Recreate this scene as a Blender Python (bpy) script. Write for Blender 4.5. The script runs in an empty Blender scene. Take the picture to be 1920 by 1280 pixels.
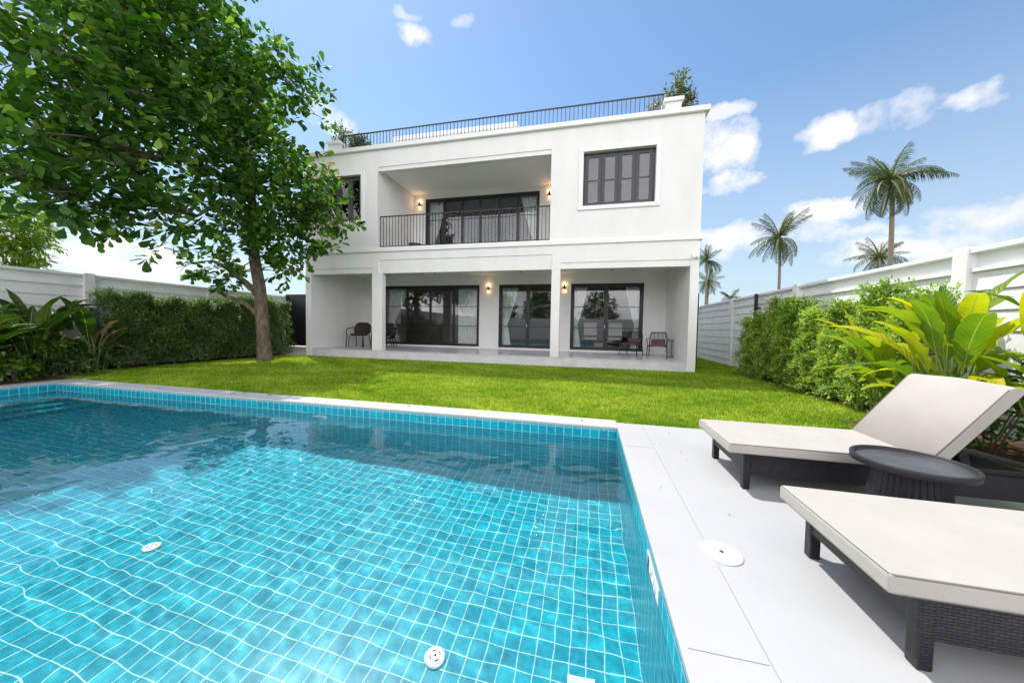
import bpy, bmesh, math, random
import numpy as np
from mathutils import Vector, Matrix, noise as mnoise

sc = bpy.context.scene
C = sc.collection
PI = math.pi
random.seed(7)
RNG = np.random.default_rng(11)

# ------------------------------------------------------------------ camera
cam = bpy.data.cameras.new('camera')
cam_o = bpy.data.objects.new('camera', cam)
C.objects.link(cam_o)
cam.sensor_width = 36
cam.lens = 623.59 / 1920 * 36
cam.clip_start = 0.05
cam.clip_end = 6000
yaw, pit, rol = -.22832, -.04017, .01767
F = Vector((math.sin(yaw) * math.cos(pit), math.cos(yaw) * math.cos(pit), math.sin(pit)))
Rt = Vector((math.cos(yaw), -math.sin(yaw), 0))
U = Rt.cross(F)
a_ = math.cos(rol) * Rt + math.sin(rol) * U
b_ = -math.sin(rol) * Rt + math.cos(rol) * U
mw = Matrix((a_, b_, -F)).transposed().to_4x4()
mw.translation = Vector((0, 0, 1.3))
cam_o.matrix_world = mw
sc.camera = cam_o

# ------------------------------------------------------------------ render / exposure
sc.view_settings.view_transform = 'Standard'
sc.view_settings.look = 'None'
sc.view_settings.exposure = 1.13
sc.view_settings.gamma = 1
sc.cycles.use_denoising = True
sc.cycles.max_bounces = 10
sc.cycles.diffuse_bounces = 4
sc.cycles.glossy_bounces = 5
sc.cycles.transmission_bounces = 6
sc.cycles.transparent_max_bounces = 12
sc.cycles.caustics_refractive = True
sc.cycles.caustics_reflective = False
sc.cycles.sample_clamp_indirect = 6

# ------------------------------------------------------------------ sun + sky
sun_dir = Vector((-.46, .38, 1)).normalized()
sl = bpy.data.lights.new('sun', 'SUN')
sl.energy = 2.2
sl.angle = math.radians(.6)
sl.color = (1, .965, .90)
sl.cycles.is_caustics_light = True
so = bpy.data.objects.new('sun', sl)
C.objects.link(so)
so.rotation_euler = sun_dir.to_track_quat('Z', 'Y').to_euler()

w = bpy.data.worlds.new('World')
sc.world = w
w.use_nodes = True
nt = w.node_tree
N = nt.nodes
bg = N['Background']


def L(a, b):
    nt.links.new(a, b)


def math_n(op, a, b=None, c=None, clamp=False):
    n = N.new('ShaderNodeMath')
    n.operation = op
    n.use_clamp = clamp
    for i, v in enumerate((a, b, c)):
        if v is None:
            continue
        if isinstance(v, (int, float)):
            n.inputs[i].default_value = v
        else:
            L(v, n.inputs[i])
    return n.outputs[0]


sky = N.new('ShaderNodeTexSky')
sky.sky_type = 'NISHITA'
sky.sun_disc = False
sky.sun_elevation = math.asin(sun_dir.z)
sky.sun_rotation = math.atan2(sun_dir.x, sun_dir.y)
sky.air_density = 1.0
sky.dust_density = 0.25
sky.ozone_density = 2.2
tc = N.new('ShaderNodeTexCoord')
D = tc.outputs['Generated']
nz = N.new('ShaderNodeTexNoise')
nz.inputs['Scale'].default_value = 9
nz.inputs['Detail'].default_value = 7
nz.inputs['Roughness'].default_value = .6
L(D, nz.inputs['Vector'])
noff = math_n('MULTIPLY', math_n('SUBTRACT', nz.outputs[0], .52), 4.6)
wn = N.new('ShaderNodeTexNoise')
wn.inputs['Scale'].default_value = 16
wn.inputs['Detail'].default_value = 5
L(D, wn.inputs['Vector'])
wv0 = N.new('ShaderNodeVectorMath'); wv0.operation = 'SUBTRACT'; L(wn.outputs['Color'], wv0.inputs[0]); wv0.inputs[1].default_value = (.5, .5, .5)
wv1 = N.new('ShaderNodeVectorMath'); wv1.operation = 'MULTIPLY_ADD'; L(wv0.outputs[0], wv1.inputs[0]); wv1.inputs[1].default_value = (.09, .09, .07); L(D, wv1.inputs[2])
DW = wv1.outputs[0]
CLOUDS = [(-0.3799, 0.6788, 0.6284, 0.0521, 0.0231, .9), (-0.3939, 0.6465, 0.6534, 0.0244, 0.0133, .6), (-0.2864, 0.6966, 0.6578, 0.0322, 0.0161, .55),
          (0.2866, 0.8302, 0.4781, 0.0441, 0.0209, .8), (0.2809, 0.8668, 0.412, 0.0735, 0.0588, 1), (0.3117, 0.8845, 0.3472, 0.0722, 0.0224, .95),
          (0.454, 0.7982, 0.396, 0.0581, 0.0317, .9), (0.5354, 0.7447, 0.3983, 0.0707, 0.0396, .9), (0.5934, 0.709, 0.3811, 0.0433, 0.0277, .9),
          (0.4573, 0.8528, 0.2523, 0.1034, 0.0299, .95), (0.5331, 0.8207, 0.2056, 0.0859, 0.0193, .8), (0.6436, 0.7388, 0.1997, 0.0916, 0.0363, .9),
          (-0.603, 0.6477, 0.4657, 0.072, 0.0504, 1), (-0.7696, 0.4437, 0.4592, 0.0565, 0.0471, .9), (-0.9124, 0.3935, 0.1123, 0.16, 0.05, 1),
          (0.3776, 0.8988, 0.2226, 0.1377, 0.0451, .9), (-0.8305, 0.3404, 0.441, 0.0482, 0.0177, .9), (-0.8818, 0.4598, 0.1051, 0.16, 0.04, 1),
          (-0.8952, 0.3616, 0.2606, 0.0436, 0.0192, .9), (0.5946, 0.7862, 0.1683, 0.16, 0.034, .9), (-0.7526, 0.6444, 0.1355, 0.1143, 0.0254, .8)]
acc = None
for cx, cy, cz, rx, ry, st in CLOUDS:
    c = Vector((cx, cy, cz)).normalized()
    r = c.cross(Vector((0, 0, 1))).normalized()
    u = r.cross(c)
    d1 = N.new('ShaderNodeVectorMath'); d1.operation = 'DOT_PRODUCT'
    L(DW, d1.inputs[0]); d1.inputs[1].default_value = r / rx
    d2 = N.new('ShaderNodeVectorMath'); d2.operation = 'DOT_PRODUCT'
    L(DW, d2.inputs[0]); d2.inputs[1].default_value = u / ry
    s = math_n('ADD', math_n('POWER', d1.outputs['Value'], 2), math_n('POWER', d2.outputs['Value'], 2))
    # opposite side of the sky is excluded
    d3 = N.new('ShaderNodeVectorMath'); d3.operation = 'DOT_PRODUCT'
    L(D, d3.inputs[0]); d3.inputs[1].default_value = c
    q = math_n('ADD', math_n('SUBTRACT', 1.0, s), noff)
    q = math_n('MULTIPLY', math_n('MULTIPLY', q, .95, clamp=True), st)
    q = math_n('MULTIPLY', q, math_n('GREATER_THAN', d3.outputs['Value'], 0))
    acc = q if acc is None else math_n('MAXIMUM', acc, q)
# unseen bright clouds added behind the photographer as fill for the shaded facade
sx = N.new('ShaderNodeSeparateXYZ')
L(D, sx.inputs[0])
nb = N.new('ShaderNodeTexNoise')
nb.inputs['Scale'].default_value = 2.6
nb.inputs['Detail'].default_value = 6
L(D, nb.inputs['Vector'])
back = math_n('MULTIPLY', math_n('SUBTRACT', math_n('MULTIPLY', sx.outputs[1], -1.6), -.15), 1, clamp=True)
fill_cloud = math_n('MULTIPLY', math_n('MULTIPLY', math_n('SUBTRACT', nb.outputs[0], .30), 4.5, clamp=True), back)
# low thin haze towards the horizon
hz = math_n('MULTIPLY', math_n('SUBTRACT', 1.0, math_n('MULTIPLY', math_n('ABSOLUTE', sx.outputs[2]), 1.9), clamp=True), .85)
nt_mix0 = N.new('ShaderNodeMixRGB')
L(hz, nt_mix0.inputs[0])
tint = N.new('ShaderNodeMixRGB'); tint.blend_type = 'MULTIPLY'; tint.inputs[0].default_value = 1
L(sky.outputs[0], tint.inputs[1]); tint.inputs[2].default_value = (.56, .61, .60, 1)
L(tint.outputs[0], nt_mix0.inputs[1])
nt_mix0.inputs[2].default_value = (1.9, 2.2, 2.5, 1)
cm = N.new('ShaderNodeMixRGB')
L(math_n('MULTIPLY', acc, .88), cm.inputs[0])
L(nt_mix0.outputs[0], cm.inputs[1])
cm.inputs[2].default_value = (3.6, 3.45, 3.5, 1)
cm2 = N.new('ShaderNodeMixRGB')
L(fill_cloud, cm2.inputs[0]); L(cm.outputs[0], cm2.inputs[1]); elev = math_n('SUBTRACT', 1.62, math_n('MULTIPLY', math_n('ABSOLUTE', sx.outputs[2]), 1.25))  # added clouds are brighter low down, to light the porch recess
fill_cloud_col = N.new('ShaderNodeMixRGB'); fill_cloud_col.blend_type = 'MULTIPLY'; fill_cloud_col.inputs[0].default_value = 1; fill_cloud_col.inputs[1].default_value = (7.4, 7.15, 7.2, 1)
L(elev, fill_cloud_col.inputs[2]); L(fill_cloud_col.outputs[0], cm2.inputs[2])
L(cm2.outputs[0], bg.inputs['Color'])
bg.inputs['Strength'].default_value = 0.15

# ------------------------------------------------------------------ helpers
ORG = {}


def tag(o, label=None, cat=None, group=None, kind=None):
    if label: o['label'] = label
    if cat: o['category'] = cat
    if group: o['group'] = group
    if kind: o['kind'] = kind
    return o


def empty(name, loc=(0, 0, 0), rz=0.):
    o = bpy.data.objects.new(name, None)
    C.objects.link(o)
    o.location = loc
    o.rotation_euler = (0, 0, rz)
    ORG[o] = Vector(loc)
    return o


class MB:
    def __init__(s):
        s.v = []; s.f = []; s.smooth = []; s.uv = None

    def quad(s, a, b, c, d, smooth=False):
        n = len(s.v); s.v += [tuple(a), tuple(b), tuple(c), tuple(d)]
        s.f.append((n, n + 1, n + 2, n + 3)); s.smooth.append(smooth)
        return s

    def box(s, x0, x1, y0, y1, z0, z1):
        n = len(s.v)
        s.v += [(x0, y0, z0), (x1, y0, z0), (x1, y1, z0), (x0, y1, z0), (x0, y0, z1), (x1, y0, z1), (x1, y1, z1), (x0, y1, z1)]
        for f in ((0, 3, 2, 1), (4, 5, 6, 7), (0, 1, 5, 4), (1, 2, 6, 5), (2, 3, 7, 6), (3, 0, 4, 7)):
            s.f.append(tuple(n + i for i in f)); s.smooth.append(False)
        return s

    def tube(s, pts, rad, seg=8, caps=True, smooth=True):
        pts = [Vector(p) for p in pts]
        if not isinstance(rad, (list, tuple)): rad = [rad] * len(pts)
        base = len(s.v)
        up = Vector((0, 0, 1))
        t0 = (pts[1] - pts[0]).normalized()
        if abs(t0.dot(up)) > .95: up = Vector((1, 0, 0))
        xa = t0.cross(up).normalized()
        for i, p in enumerate(pts):
            if i == 0: t = pts[1] - pts[0]
            elif i == len(pts) - 1: t = pts[-1] - pts[-2]
            else: t = pts[i + 1] - pts[i - 1]
            t.normalize()
            xa = (xa - t * xa.dot(t)).normalized()
            ya = t.cross(xa)
            for k in range(seg):
                an = 2 * PI * k / seg
                s.v.append(tuple(p + (xa * math.cos(an) + ya * math.sin(an)) * rad[i]))
        for i in range(len(pts) - 1):
            for k in range(seg):
                a = base + i * seg + k; b = base + i * seg + (k + 1) % seg
                s.f.append((a, b, b + seg, a + seg)); s.smooth.append(smooth)
        if caps:
            s.f.append(tuple(base + k for k in reversed(range(seg)))); s.smooth.append(False)
            s.f.append(tuple(base + (len(pts) - 1) * seg + k for k in range(seg))); s.smooth.append(False)
        return s

    def lathe(s, prof, cx=0, cy=0, seg=32, smooth=True, flute=0, nfl=0):
        base = len(s.v)
        for (r, z) in prof:
            for k in range(seg):
                an = 2 * PI * k / seg
                rr = r * (1 + (flute * (1 if k % 2 else -1) if nfl else 0))
                s.v.append((cx + rr * math.cos(an), cy + rr * math.sin(an), z))
        for i in range(len(prof) - 1):
            for k in range(seg):
                a = base + i * seg + k; b = base + i * seg + (k + 1) % seg
                s.f.append((a, b, b + seg, a + seg)); s.smooth.append(smooth)
        s.f.append(tuple(base + k for k in reversed(range(seg)))); s.smooth.append(False)
        s.f.append(tuple(base + (len(prof) - 1) * seg + k for k in range(seg))); s.smooth.append(False)
        return s

    def grid(s, fn, nu, nv, smooth=True):
        base = len(s.v)
        for i in range(nu + 1):
            for j in range(nv + 1):
                s.v.append(tuple(fn(i / nu, j / nv)))
        for i in range(nu):
            for j in range(nv):
                a = base + i * (nv + 1) + j
                s.f.append((a, a + nv + 1, a + nv + 2, a + 1)); s.smooth.append(smooth)
        return s

    def xf(s, m):
        s.v = [tuple(m @ Vector(p)) for p in s.v]
        return s

    def build(s, name, mat, parent=None, bevel=0, bseg=2):
        me = bpy.data.meshes.new(name)
        org = ORG.get(parent, Vector((0, 0, 0))) if parent else Vector((0, 0, 0))
        me.from_pydata([(p[0] - org.x, p[1] - org.y, p[2] - org.z) for p in s.v], [], s.f)
        me.polygons.foreach_set('use_smooth', s.smooth)
        me.materials.append(mat)
        me.update()
        o = bpy.data.objects.new(name, me)
        C.objects.link(o)
        if parent:
            o.parent = parent
        ORG[o] = org
        if bevel:
            b = o.modifiers.new('b', 'BEVEL'); b.width = bevel; b.segments = bseg; b.limit_method = 'ANGLE'; b.angle_limit = .6
            b.harden_normals = False
        return o


def copy_tree(o, parent=None, loc=None, rz=None):
    c = o.copy()
    C.objects.link(c)
    if parent: c.parent = parent
    if loc is not None: c.location = loc
    if rz is not None: c.rotation_euler = (0, 0, rz)
    for ch in o.children:
        copy_tree(ch, c)
    return c


class Mat:
    def __init__(s, name, color, rough=.5, spec=.5, metal=0.):
        s.m = bpy.data.materials.new(name); s.m.use_nodes = True
        s.nt = s.m.node_tree; s.N = s.nt.nodes; s.B = s.N['Principled BSDF']
        s.B.inputs['Base Color'].default_value = (*color, 1)
        s.B.inputs['Roughness'].default_value = rough
        s.B.inputs['Specular IOR Level'].default_value = spec
        s.B.inputs['Metallic'].default_value = metal

    def n(s, t, **kw):
        n = s.N.new(t)
        for k, v in kw.items():
            if k in n.inputs: n.inputs[k].default_value = v
            else: setattr(n, k, v)
        return n

    def l(s, a, b): s.nt.links.new(a, b)

    def coord(s, kind='Object', scale=(1, 1, 1)):
        tc = s.n('ShaderNodeTexCoord'); mp = s.n('ShaderNodeMapping'); mp.inputs['Scale'].default_value = scale
        s.l(tc.outputs[kind], mp.inputs[0]); return mp.outputs[0]

    def var(s, c1, c2, scale=5., detail=6, lo=.35, hi=.65, vec=None, rough=.6):
        """noise-mixed base colour"""
        t = s.n('ShaderNodeTexNoise', Scale=scale, Detail=detail, Roughness=rough)
        s.l(vec or s.coord(), t.inputs['Vector'])
        r = s.n('ShaderNodeValToRGB'); r.color_ramp.elements[0].position = lo; r.color_ramp.elements[1].position = hi
        r.color_ramp.elements[0].color = (*c1, 1); r.color_ramp.elements[1].color = (*c2, 1)
        s.l(t.outputs[0], r.inputs[0]); s.l(r.outputs[0], s.B.inputs['Base Color'])
        return r.outputs[0]

    def bump(s, scale=50., strength=.2, dist=.01, detail=4, vec=None):
        t = s.n('ShaderNodeTexNoise', Scale=scale, Detail=detail)
        s.l(vec or s.coord(), t.inputs['Vector'])
        b = s.n('ShaderNodeBump', Strength=strength, Distance=dist)
        s.l(t.outputs[0], b.inputs['Height']); s.l(b.outputs[0], s.B.inputs['Normal'])
        return s


def leaf_mat(name, dark, mid, light, rough=.45, trans=.35, tcol=None, veins=False, spec=.4):
    """leaf colour from the per-leaf 'tint' attribute; diffuse + translucent"""
    m = Mat(name, mid, rough, spec)
    at = m.n('ShaderNodeAttribute'); at.attribute_name = 'tint'
    r = m.n('ShaderNodeValToRGB')
    r.color_ramp.elements[0].color = (*dark, 1); r.color_ramp.elements[1].color = (*light, 1)
    e = r.color_ramp.elements.new(.55); e.color = (*mid, 1)
    m.l(at.outputs['Fac'], r.inputs[0])
    m.l(r.outputs[0], m.B.inputs['Base Color'])
    tr = m.n('ShaderNodeBsdfTranslucent')
    hs = m.n('ShaderNodeMixRGB', blend_type='MULTIPLY'); hs.inputs[0].default_value = 1
    m.l(r.outputs[0], hs.inputs[1]); hs.inputs[2].default_value = (*(tcol or (1.6, 1.9, .6)), 1)
    m.l(hs.outputs[0], tr.inputs[0])
    mx = m.n('ShaderNodeMixShader'); mx.inputs[0].default_value = trans
    m.l(m.B.outputs[0], mx.inputs[1]); m.l(tr.outputs[0], mx.inputs[2])
    m.l(mx.outputs[0], m.N['Material Output'].inputs[0])
    return m.m


# ---- materials
m = Mat('white render', (.80, .79, .785), .75, .3); m.var((.75, .735, .73), (.825, .815, .815), 1.1, 7, .3, .7, m.coord(scale=(1, 1, .35))); m.bump(90, .12, .01); WHITE = m.m
m = Mat('white paint trim', (.82, .82, .81), .6, .35); m.bump(60, .06, .01); TRIM = m.m
m = Mat('porch ceiling', (.87, .85, .82), .8, .2); CEIL = m.m
m = Mat('precast wall paint', (.82, .82, .81), .7, .3); m.var((.78, .78, .775), (.85, .85, .845), 2.2, 7); m.bump(45, .15, .01); FENCE = m.m
m = Mat('porch tile', (.55, .56, .60), .22, .5)
br = m.n('ShaderNodeTexBrick', Scale=1., offset=0.); br.inputs['Brick Width'].default_value = .8; br.inputs['Row Height'].default_value = .8
br.inputs['Mortar Size'].default_value = .004; br.inputs['Color1'].default_value = (.56, .57, .62, 1); br.inputs['Color2'].default_value = (.59, .60, .64, 1); br.inputs['Mortar'].default_value = (.42, .42, .45, 1)
m.l(m.coord(), br.inputs['Vector']); m.l(br.outputs[0], m.B.inputs['Base Color']); PORCH = m.m
m = Mat('porch step paint', (.62, .62, .65), .6, .4); m.var((.58, .58, .61), (.66, .66, .69), 3, 6); STEP = m.m
m = Mat('black aluminium', (.012, .012, .014), .35, .5); BLACK = m.m
m = Mat('window grey aluminium', (.030, .034, .042), .4, .5); GREYAL = m.m
m = Mat('black iron', (.012, .013, .016), .45, .5); IRON = m.m
m = Mat('black gate steel', (.010, .011, .014), .5, .4); m.bump(20, .05, .01); GATE = m.m
m = Mat('interior wall', (.22, .20, .18), .8, .2); INT = m.m
m = Mat('sheer curtain', (.78, .80, .78), .9, .1); m.var((.86, .88, .86), (.93, .94, .93), 6, 3); CURT = m.m
m = Mat('lamp glow', (1, .7, .4)); m.B.inputs['Emission Color'].default_value = (1, .62, .3, 1); m.B.inputs['Emission Strength'].default_value = 2.5; GLOW = m.m
m = Mat('strip glow', (1, .9, .7)); m.B.inputs['Emission Color'].default_value = (1, .85, .65, 1); m.B.inputs['Emission Strength'].default_value = 5; STRIP = m.m
# glass
g = bpy.data.materials.new('door glass'); g.use_nodes = True; gt = g.node_tree; gt.nodes.clear()
go = gt.nodes.new('ShaderNodeOutputMaterial'); gm = gt.nodes.new('ShaderNodeMixShader'); gtr = gt.nodes.new('ShaderNodeBsdfTransparent'); gg = gt.nodes.new('ShaderNodeBsdfGlossy')
gg.inputs['Roughness'].default_value = .01; gtr.inputs[0].default_value = (.97, .98, .98, 1); gg.inputs[0].default_value = (.95, .97, 1, 1)
gf = gt.nodes.new('ShaderNodeFresnel'); gf.inputs[0].default_value = 1.6
gt.links.new(gf.outputs[0], gm.inputs[0]); gt.links.new(gtr.outputs[0], gm.inputs[1]); gt.links.new(gg.outputs[0], gm.inputs[2]); gt.links.new(gm.outputs[0], go.inputs[0])
GLASS = g

# pool tile (UV in metres)
m = Mat('pool tile', (.02, .3, .4), .25, .5)
uv = m.n('ShaderNodeUVMap'); uv.uv_map = 'UVMap'
br = m.n('ShaderNodeTexBrick', Scale=1., offset=0., offset_frequency=1)
br.inputs['Brick Width'].default_value = .118; br.inputs['Row Height'].default_value = .118; br.inputs['Mortar Size'].default_value = .0036; br.inputs['Mortar Smooth'].default_value = .15
br.inputs['Color1'].default_value = (.000, .31, .43, 1); br.inputs['Color2'].default_value = (.000, .42, .54, 1); br.inputs['Mortar'].default_value = (.45, .80, .82, 1)
m.l(uv.outputs[0], br.inputs['Vector'])
nzp = m.n('ShaderNodeTexNoise', Scale=26., Detail=5.); m.l(uv.outputs[0], nzp.inputs['Vector'])
rp = m.n('ShaderNodeValToRGB'); rp.color_ramp.elements[0].position = .3; rp.color_ramp.elements[1].position = .75
rp.color_ramp.elements[0].color = (.72, .78, .8, 1); rp.color_ramp.elements[1].color = (1.2, 1.18, 1.15, 1)
m.l(nzp.outputs[0], rp.inputs[0])
mm = m.n('ShaderNodeMixRGB', blend_type='MULTIPLY'); mm.inputs[0].default_value = 1; m.l(br.outputs[0], mm.inputs[1]); m.l(rp.outputs[0], mm.inputs[2])
m.l(mm.outputs[0], m.B.inputs['Base Color']); TILE = m.m

# water
g = bpy.data.materials.new('pool water'); g.use_nodes = True; gt = g.node_tree; gt.nodes.clear()
go = gt.nodes.new('ShaderNodeOutputMaterial'); gl = gt.nodes.new('ShaderNodeBsdfGlass'); gl.inputs['IOR'].default_value = 1.333; gl.inputs['Roughness'].default_value = 0
gl.inputs['Color'].default_value = (.96, 1, 1, 1)
gt.links.new(gl.outputs[0], go.inputs[0]); WATER = g

# deck
m = Mat('deck paint', (.45, .455, .46), .5, .4); m.var((.435, .44, .445), (.485, .49, .49), .9, 8, .3, .7); m.bump(120, .12, .004)
sp_ = m.n('ShaderNodeTexNoise', Scale=160., Detail=3.); m.l(m.coord(), sp_.inputs['Vector'])
rr_ = m.n('ShaderNodeValToRGB'); rr_.color_ramp.elements[0].position = .22; rr_.color_ramp.elements[1].position = .36; rr_.color_ramp.elements[0].color = (.62, .61, .6, 1)
m.l(sp_.outputs[0], rr_.inputs[0]); mx_ = m.n('ShaderNodeMixRGB', blend_type='MULTIPLY'); mx_.inputs[0].default_value = 1
lk_ = m.B.inputs['Base Color'].links[0].from_socket; m.l(lk_, mx_.inputs[1]); m.l(rr_.outputs[0], mx_.inputs[2]); m.l(mx_.outputs[0], m.B.inputs['Base Color']); DECK = m.m
m = Mat('coping stone', (.76, .76, .76), .6, .3); m.var((.50, .50, .50), (.57, .57, .57), 2, 8); m.bump(120, .12, .004); COPE = m.m
m = Mat('deck joint', (.30, .30, .30), .9); JOINT = m.m
m = Mat('white plastic', (.85, .85, .84), .3, .5); PLAST = m.m
m = Mat('dark plastic', (.05, .05, .05), .4, .5); DPLAST = m.m
m = Mat('stained plaster', (.6, .5, .42), .8); m.var((.30, .17, .10), (.88, .84, .80), 22, 6, .32, .5); STAIN = m.m
m = Mat('turf base', (.10, .16, .02), .9, .1); m.var((.07, .13, .012), (.28, .30, .05), 17, 12, .35, .65); TURF = m.m
m = Mat('soil', (.10, .06, .04), .95, .1); m.var((.05, .03, .02), (.16, .10, .07), 9, 8); m.bump(30, .9, .05); SOIL = m.m
m = Mat('far field', (.07, .11, .03), .95, .1); m.var((.05, .08, .02), (.12, .14, .05), .15, 8); FIELD = m.m
m = Mat('cream paving', (.62, .58, .53), .8, .2); m.var((.55, .51, .46), (.68, .64, .6), 3, 8); PAVE = m.m
# bark
m = Mat('bark', (.15, .11, .08), .9, .2); m.var((.085, .058, .04), (.25, .20, .165), 9, 9, .32, .68, m.coord(scale=(1, 1, .45))); m.bump(26, .9, .03, 8, m.coord(scale=(1, 1, .3))); BARK = m.m
m = Mat('palm bark', (.24, .19, .15), .9, .2)
wv = m.n('ShaderNodeTexWave', Scale=2.2, Distortion=1.5, bands_direction='Z'); m.l(m.coord(), wv.inputs['Vector'])
rp = m.n('ShaderNodeValToRGB'); rp.color_ramp.elements[0].color = (.15, .115, .09, 1); rp.color_ramp.elements[1].color = (.30, .25, .20, 1)
m.l(wv.outputs[0], rp.inputs[0]); m.l(rp.outputs[0], m.B.inputs['Base Color']); PBARK = m.m
TREE_L = leaf_mat('tree leaf', (.022, .062, .010), (.075, .165, .024), (.34, .48, .08), .5, .40, (1.6, 2.0, .5), spec=.3)
TREE_B = leaf_mat('bright tree leaf', (.08, .14, .01), (.14, .22, .02), (.24, .30, .03), .4, .4)
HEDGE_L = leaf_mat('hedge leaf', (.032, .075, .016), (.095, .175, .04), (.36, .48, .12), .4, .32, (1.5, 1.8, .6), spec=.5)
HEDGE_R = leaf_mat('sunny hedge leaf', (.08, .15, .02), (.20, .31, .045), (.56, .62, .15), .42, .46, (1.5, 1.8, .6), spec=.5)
ROOF_L = leaf_mat('roof shrub leaf', (.06, .08, .03), (.12, .14, .05), (.26, .22, .08), .5, .3)
FROND = leaf_mat('palm frond', (.035, .055, .018), (.07, .10, .03), (.20, .20, .08), .45, .25)
GRASS = leaf_mat('grass blade', (.09, .22, .010), (.29, .44, .02), (.70, .72, .12), .6, .35, (1.3, 1.4, .5), spec=.2)


def paddle_mat(name, c1, c2, c3, trans=.35):
    m = Mat(name, c1, .42, .3)
    uv = m.n('ShaderNodeUVMap'); uv.uv_map = 'UVMap'
    sp = m.n('ShaderNodeSeparateXYZ'); m.l(uv.outputs[0], sp.inputs[0])
    oi = m.n('ShaderNodeObjectInfo')
    r = m.n('ShaderNodeValToRGB'); r.color_ramp.elements[0].color = (*c1, 1); r.color_ramp.elements[1].color = (*c3, 1)
    e = r.color_ramp.elements.new(.5); e.color = (*c2, 1)
    tn = m.n('ShaderNodeTexNoise', Scale=5., Detail=4.); m.l(m.coord(), tn.inputs['Vector'])
    ad = m.n('ShaderNodeMath', operation='MULTIPLY_ADD'); m.l(tn.outputs[0], ad.inputs[0]); ad.inputs[1].default_value = .6
    sb = m.n('ShaderNodeMath', operation='SUBTRACT'); m.l(oi.outputs['Random'], sb.inputs[0]); sb.inputs[1].default_value = .3
    m.l(sb.outputs[0], ad.inputs[2]); m.l(ad.outputs[0], r.inputs[0])
    # side veins and midrib
    ab = m.n('ShaderNodeMath', operation='ABSOLUTE'); m.l(sp.outputs[1], ab.inputs[0])
    k = m.n('ShaderNodeMath', operation='MULTIPLY_ADD'); m.l(ab.outputs[0], k.inputs[0]); k.inputs[1].default_value = -12.; 
    k2 = m.n('ShaderNodeMath', operation='MULTIPLY'); m.l(sp.outputs[0], k2.inputs[0]); k2.inputs[1].default_value = 95.
    m.l(k2.outputs[0], k.inputs[2])
    sn = m.n('ShaderNodeMath', operation='SINE'); m.l(k.outputs[0], sn.inputs[0])
    bp = m.n('ShaderNodeBump', Strength=.35, Distance=.01); m.l(sn.outputs[0], bp.inputs['Height']); m.l(bp.outputs[0], m.B.inputs['Normal'])
    mid = m.n('ShaderNodeMath', operation='LESS_THAN'); m.l(ab.outputs[0], mid.inputs[0]); mid.inputs[1].default_value = .045
    mc = m.n('ShaderNodeMixRGB'); m.l(mid.outputs[0], mc.inputs[0]); m.l(r.outputs[0], mc.inputs[1]); mc.inputs[2].default_value = (.30, .36, .10, 1)
    m.l(mc.outputs[0], m.B.inputs['Base Color'])
    tr = m.n('ShaderNodeBsdfTranslucent'); hs = m.n('ShaderNodeMixRGB', blend_type='MULTIPLY'); hs.inputs[0].default_value = 1
    m.l(mc.outputs[0], hs.inputs[1]); hs.inputs[2].default_value = (1.5, 1.7, .5, 1); m.l(hs.outputs[0], tr.inputs[0])
    mx = m.n('ShaderNodeMixShader'); mx.inputs[0].default_value = trans
    m.l(m.B.outputs[0], mx.inputs[1]); m.l(tr.outputs[0], mx.inputs[2]); m.l(mx.outputs[0], m.N['Material Output'].inputs[0])
    return m.m


PAD_Y = paddle_mat('yellow green paddle leaf', (.09, .19, .015), (.27, .35, .02), (.66, .58, .02), .42)
PAD_D = paddle_mat('dark paddle leaf', (.018, .055, .014), (.035, .085, .016), (.10, .15, .02), .25)
PAD_B = paddle_mat('dry brown leaf', (.20, .10, .06), (.30, .17, .10), (.42, .28, .18), .2)
m = Mat('stem green', (.12, .18, .03), .5); STEM = m.m

# rattan weave
m = Mat('black rattan', (.02, .02, .024), .42, .5)
bk = m.n('ShaderNodeTexBrick', Scale=1.); bk.inputs['Brick Width'].default_value = .034; bk.inputs['Row Height'].default_value = .0125; bk.inputs['Mortar Size'].default_value = .0016; bk.inputs['Mortar Smooth'].default_value = .9
bk.inputs['Color1'].default_value = (.014, .014, .018, 1); bk.inputs['Color2'].default_value = (.024, .024, .030, 1); bk.inputs['Mortar'].default_value = (.003, .003, .004, 1)
tcx = m.n('ShaderNodeTexCoord'); spx = m.n('ShaderNodeSeparateXYZ'); m.l(tcx.outputs['Object'], spx.inputs[0])
adx = m.n('ShaderNodeMath', operation='ADD'); m.l(spx.outputs[0], adx.inputs[0]); m.l(spx.outputs[1], adx.inputs[1])
cbx = m.n('ShaderNodeCombineXYZ'); m.l(adx.outputs[0], cbx.inputs[0]); m.l(spx.outputs[2], cbx.inputs[1])
m.l(cbx.outputs[0], bk.inputs['Vector']); m.l(bk.outputs[0], m.B.inputs['Base Color'])
iv = m.n('ShaderNodeMath', operation='SUBTRACT'); iv.inputs[0].default_value = 1; m.l(bk.outputs['Fac'], iv.inputs[1])
bp = m.n('ShaderNodeBump', Strength=.9, Distance=.006); m.l(iv.outputs[0], bp.inputs['Height']); m.l(bp.outputs[0], m.B.inputs['Normal']); RATTAN = m.m
m = Mat('cream canvas', (.66, .61, .56), .85, .2); m.var((.44, .41, .375), (.475, .445, .41), 3, 4); m.bump(420, .25, .002, 2); CANVAS = m.m
m = Mat('piping', (.20, .17, .15), .9); PIPING = m.m
m = Mat('charcoal tray', (.075, .08, .092), .42, .5); m.var((.06, .065, .075), (.095, .10, .115), 6, 8); TRAY = m.m
m = Mat('charcoal base', (.022, .022, .026), .55, .4); TBASE = m.m
m = Mat('dark wicker', (.035, .028, .026), .6, .3); m.bump(160, .6, .004); WICK = m.m
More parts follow.
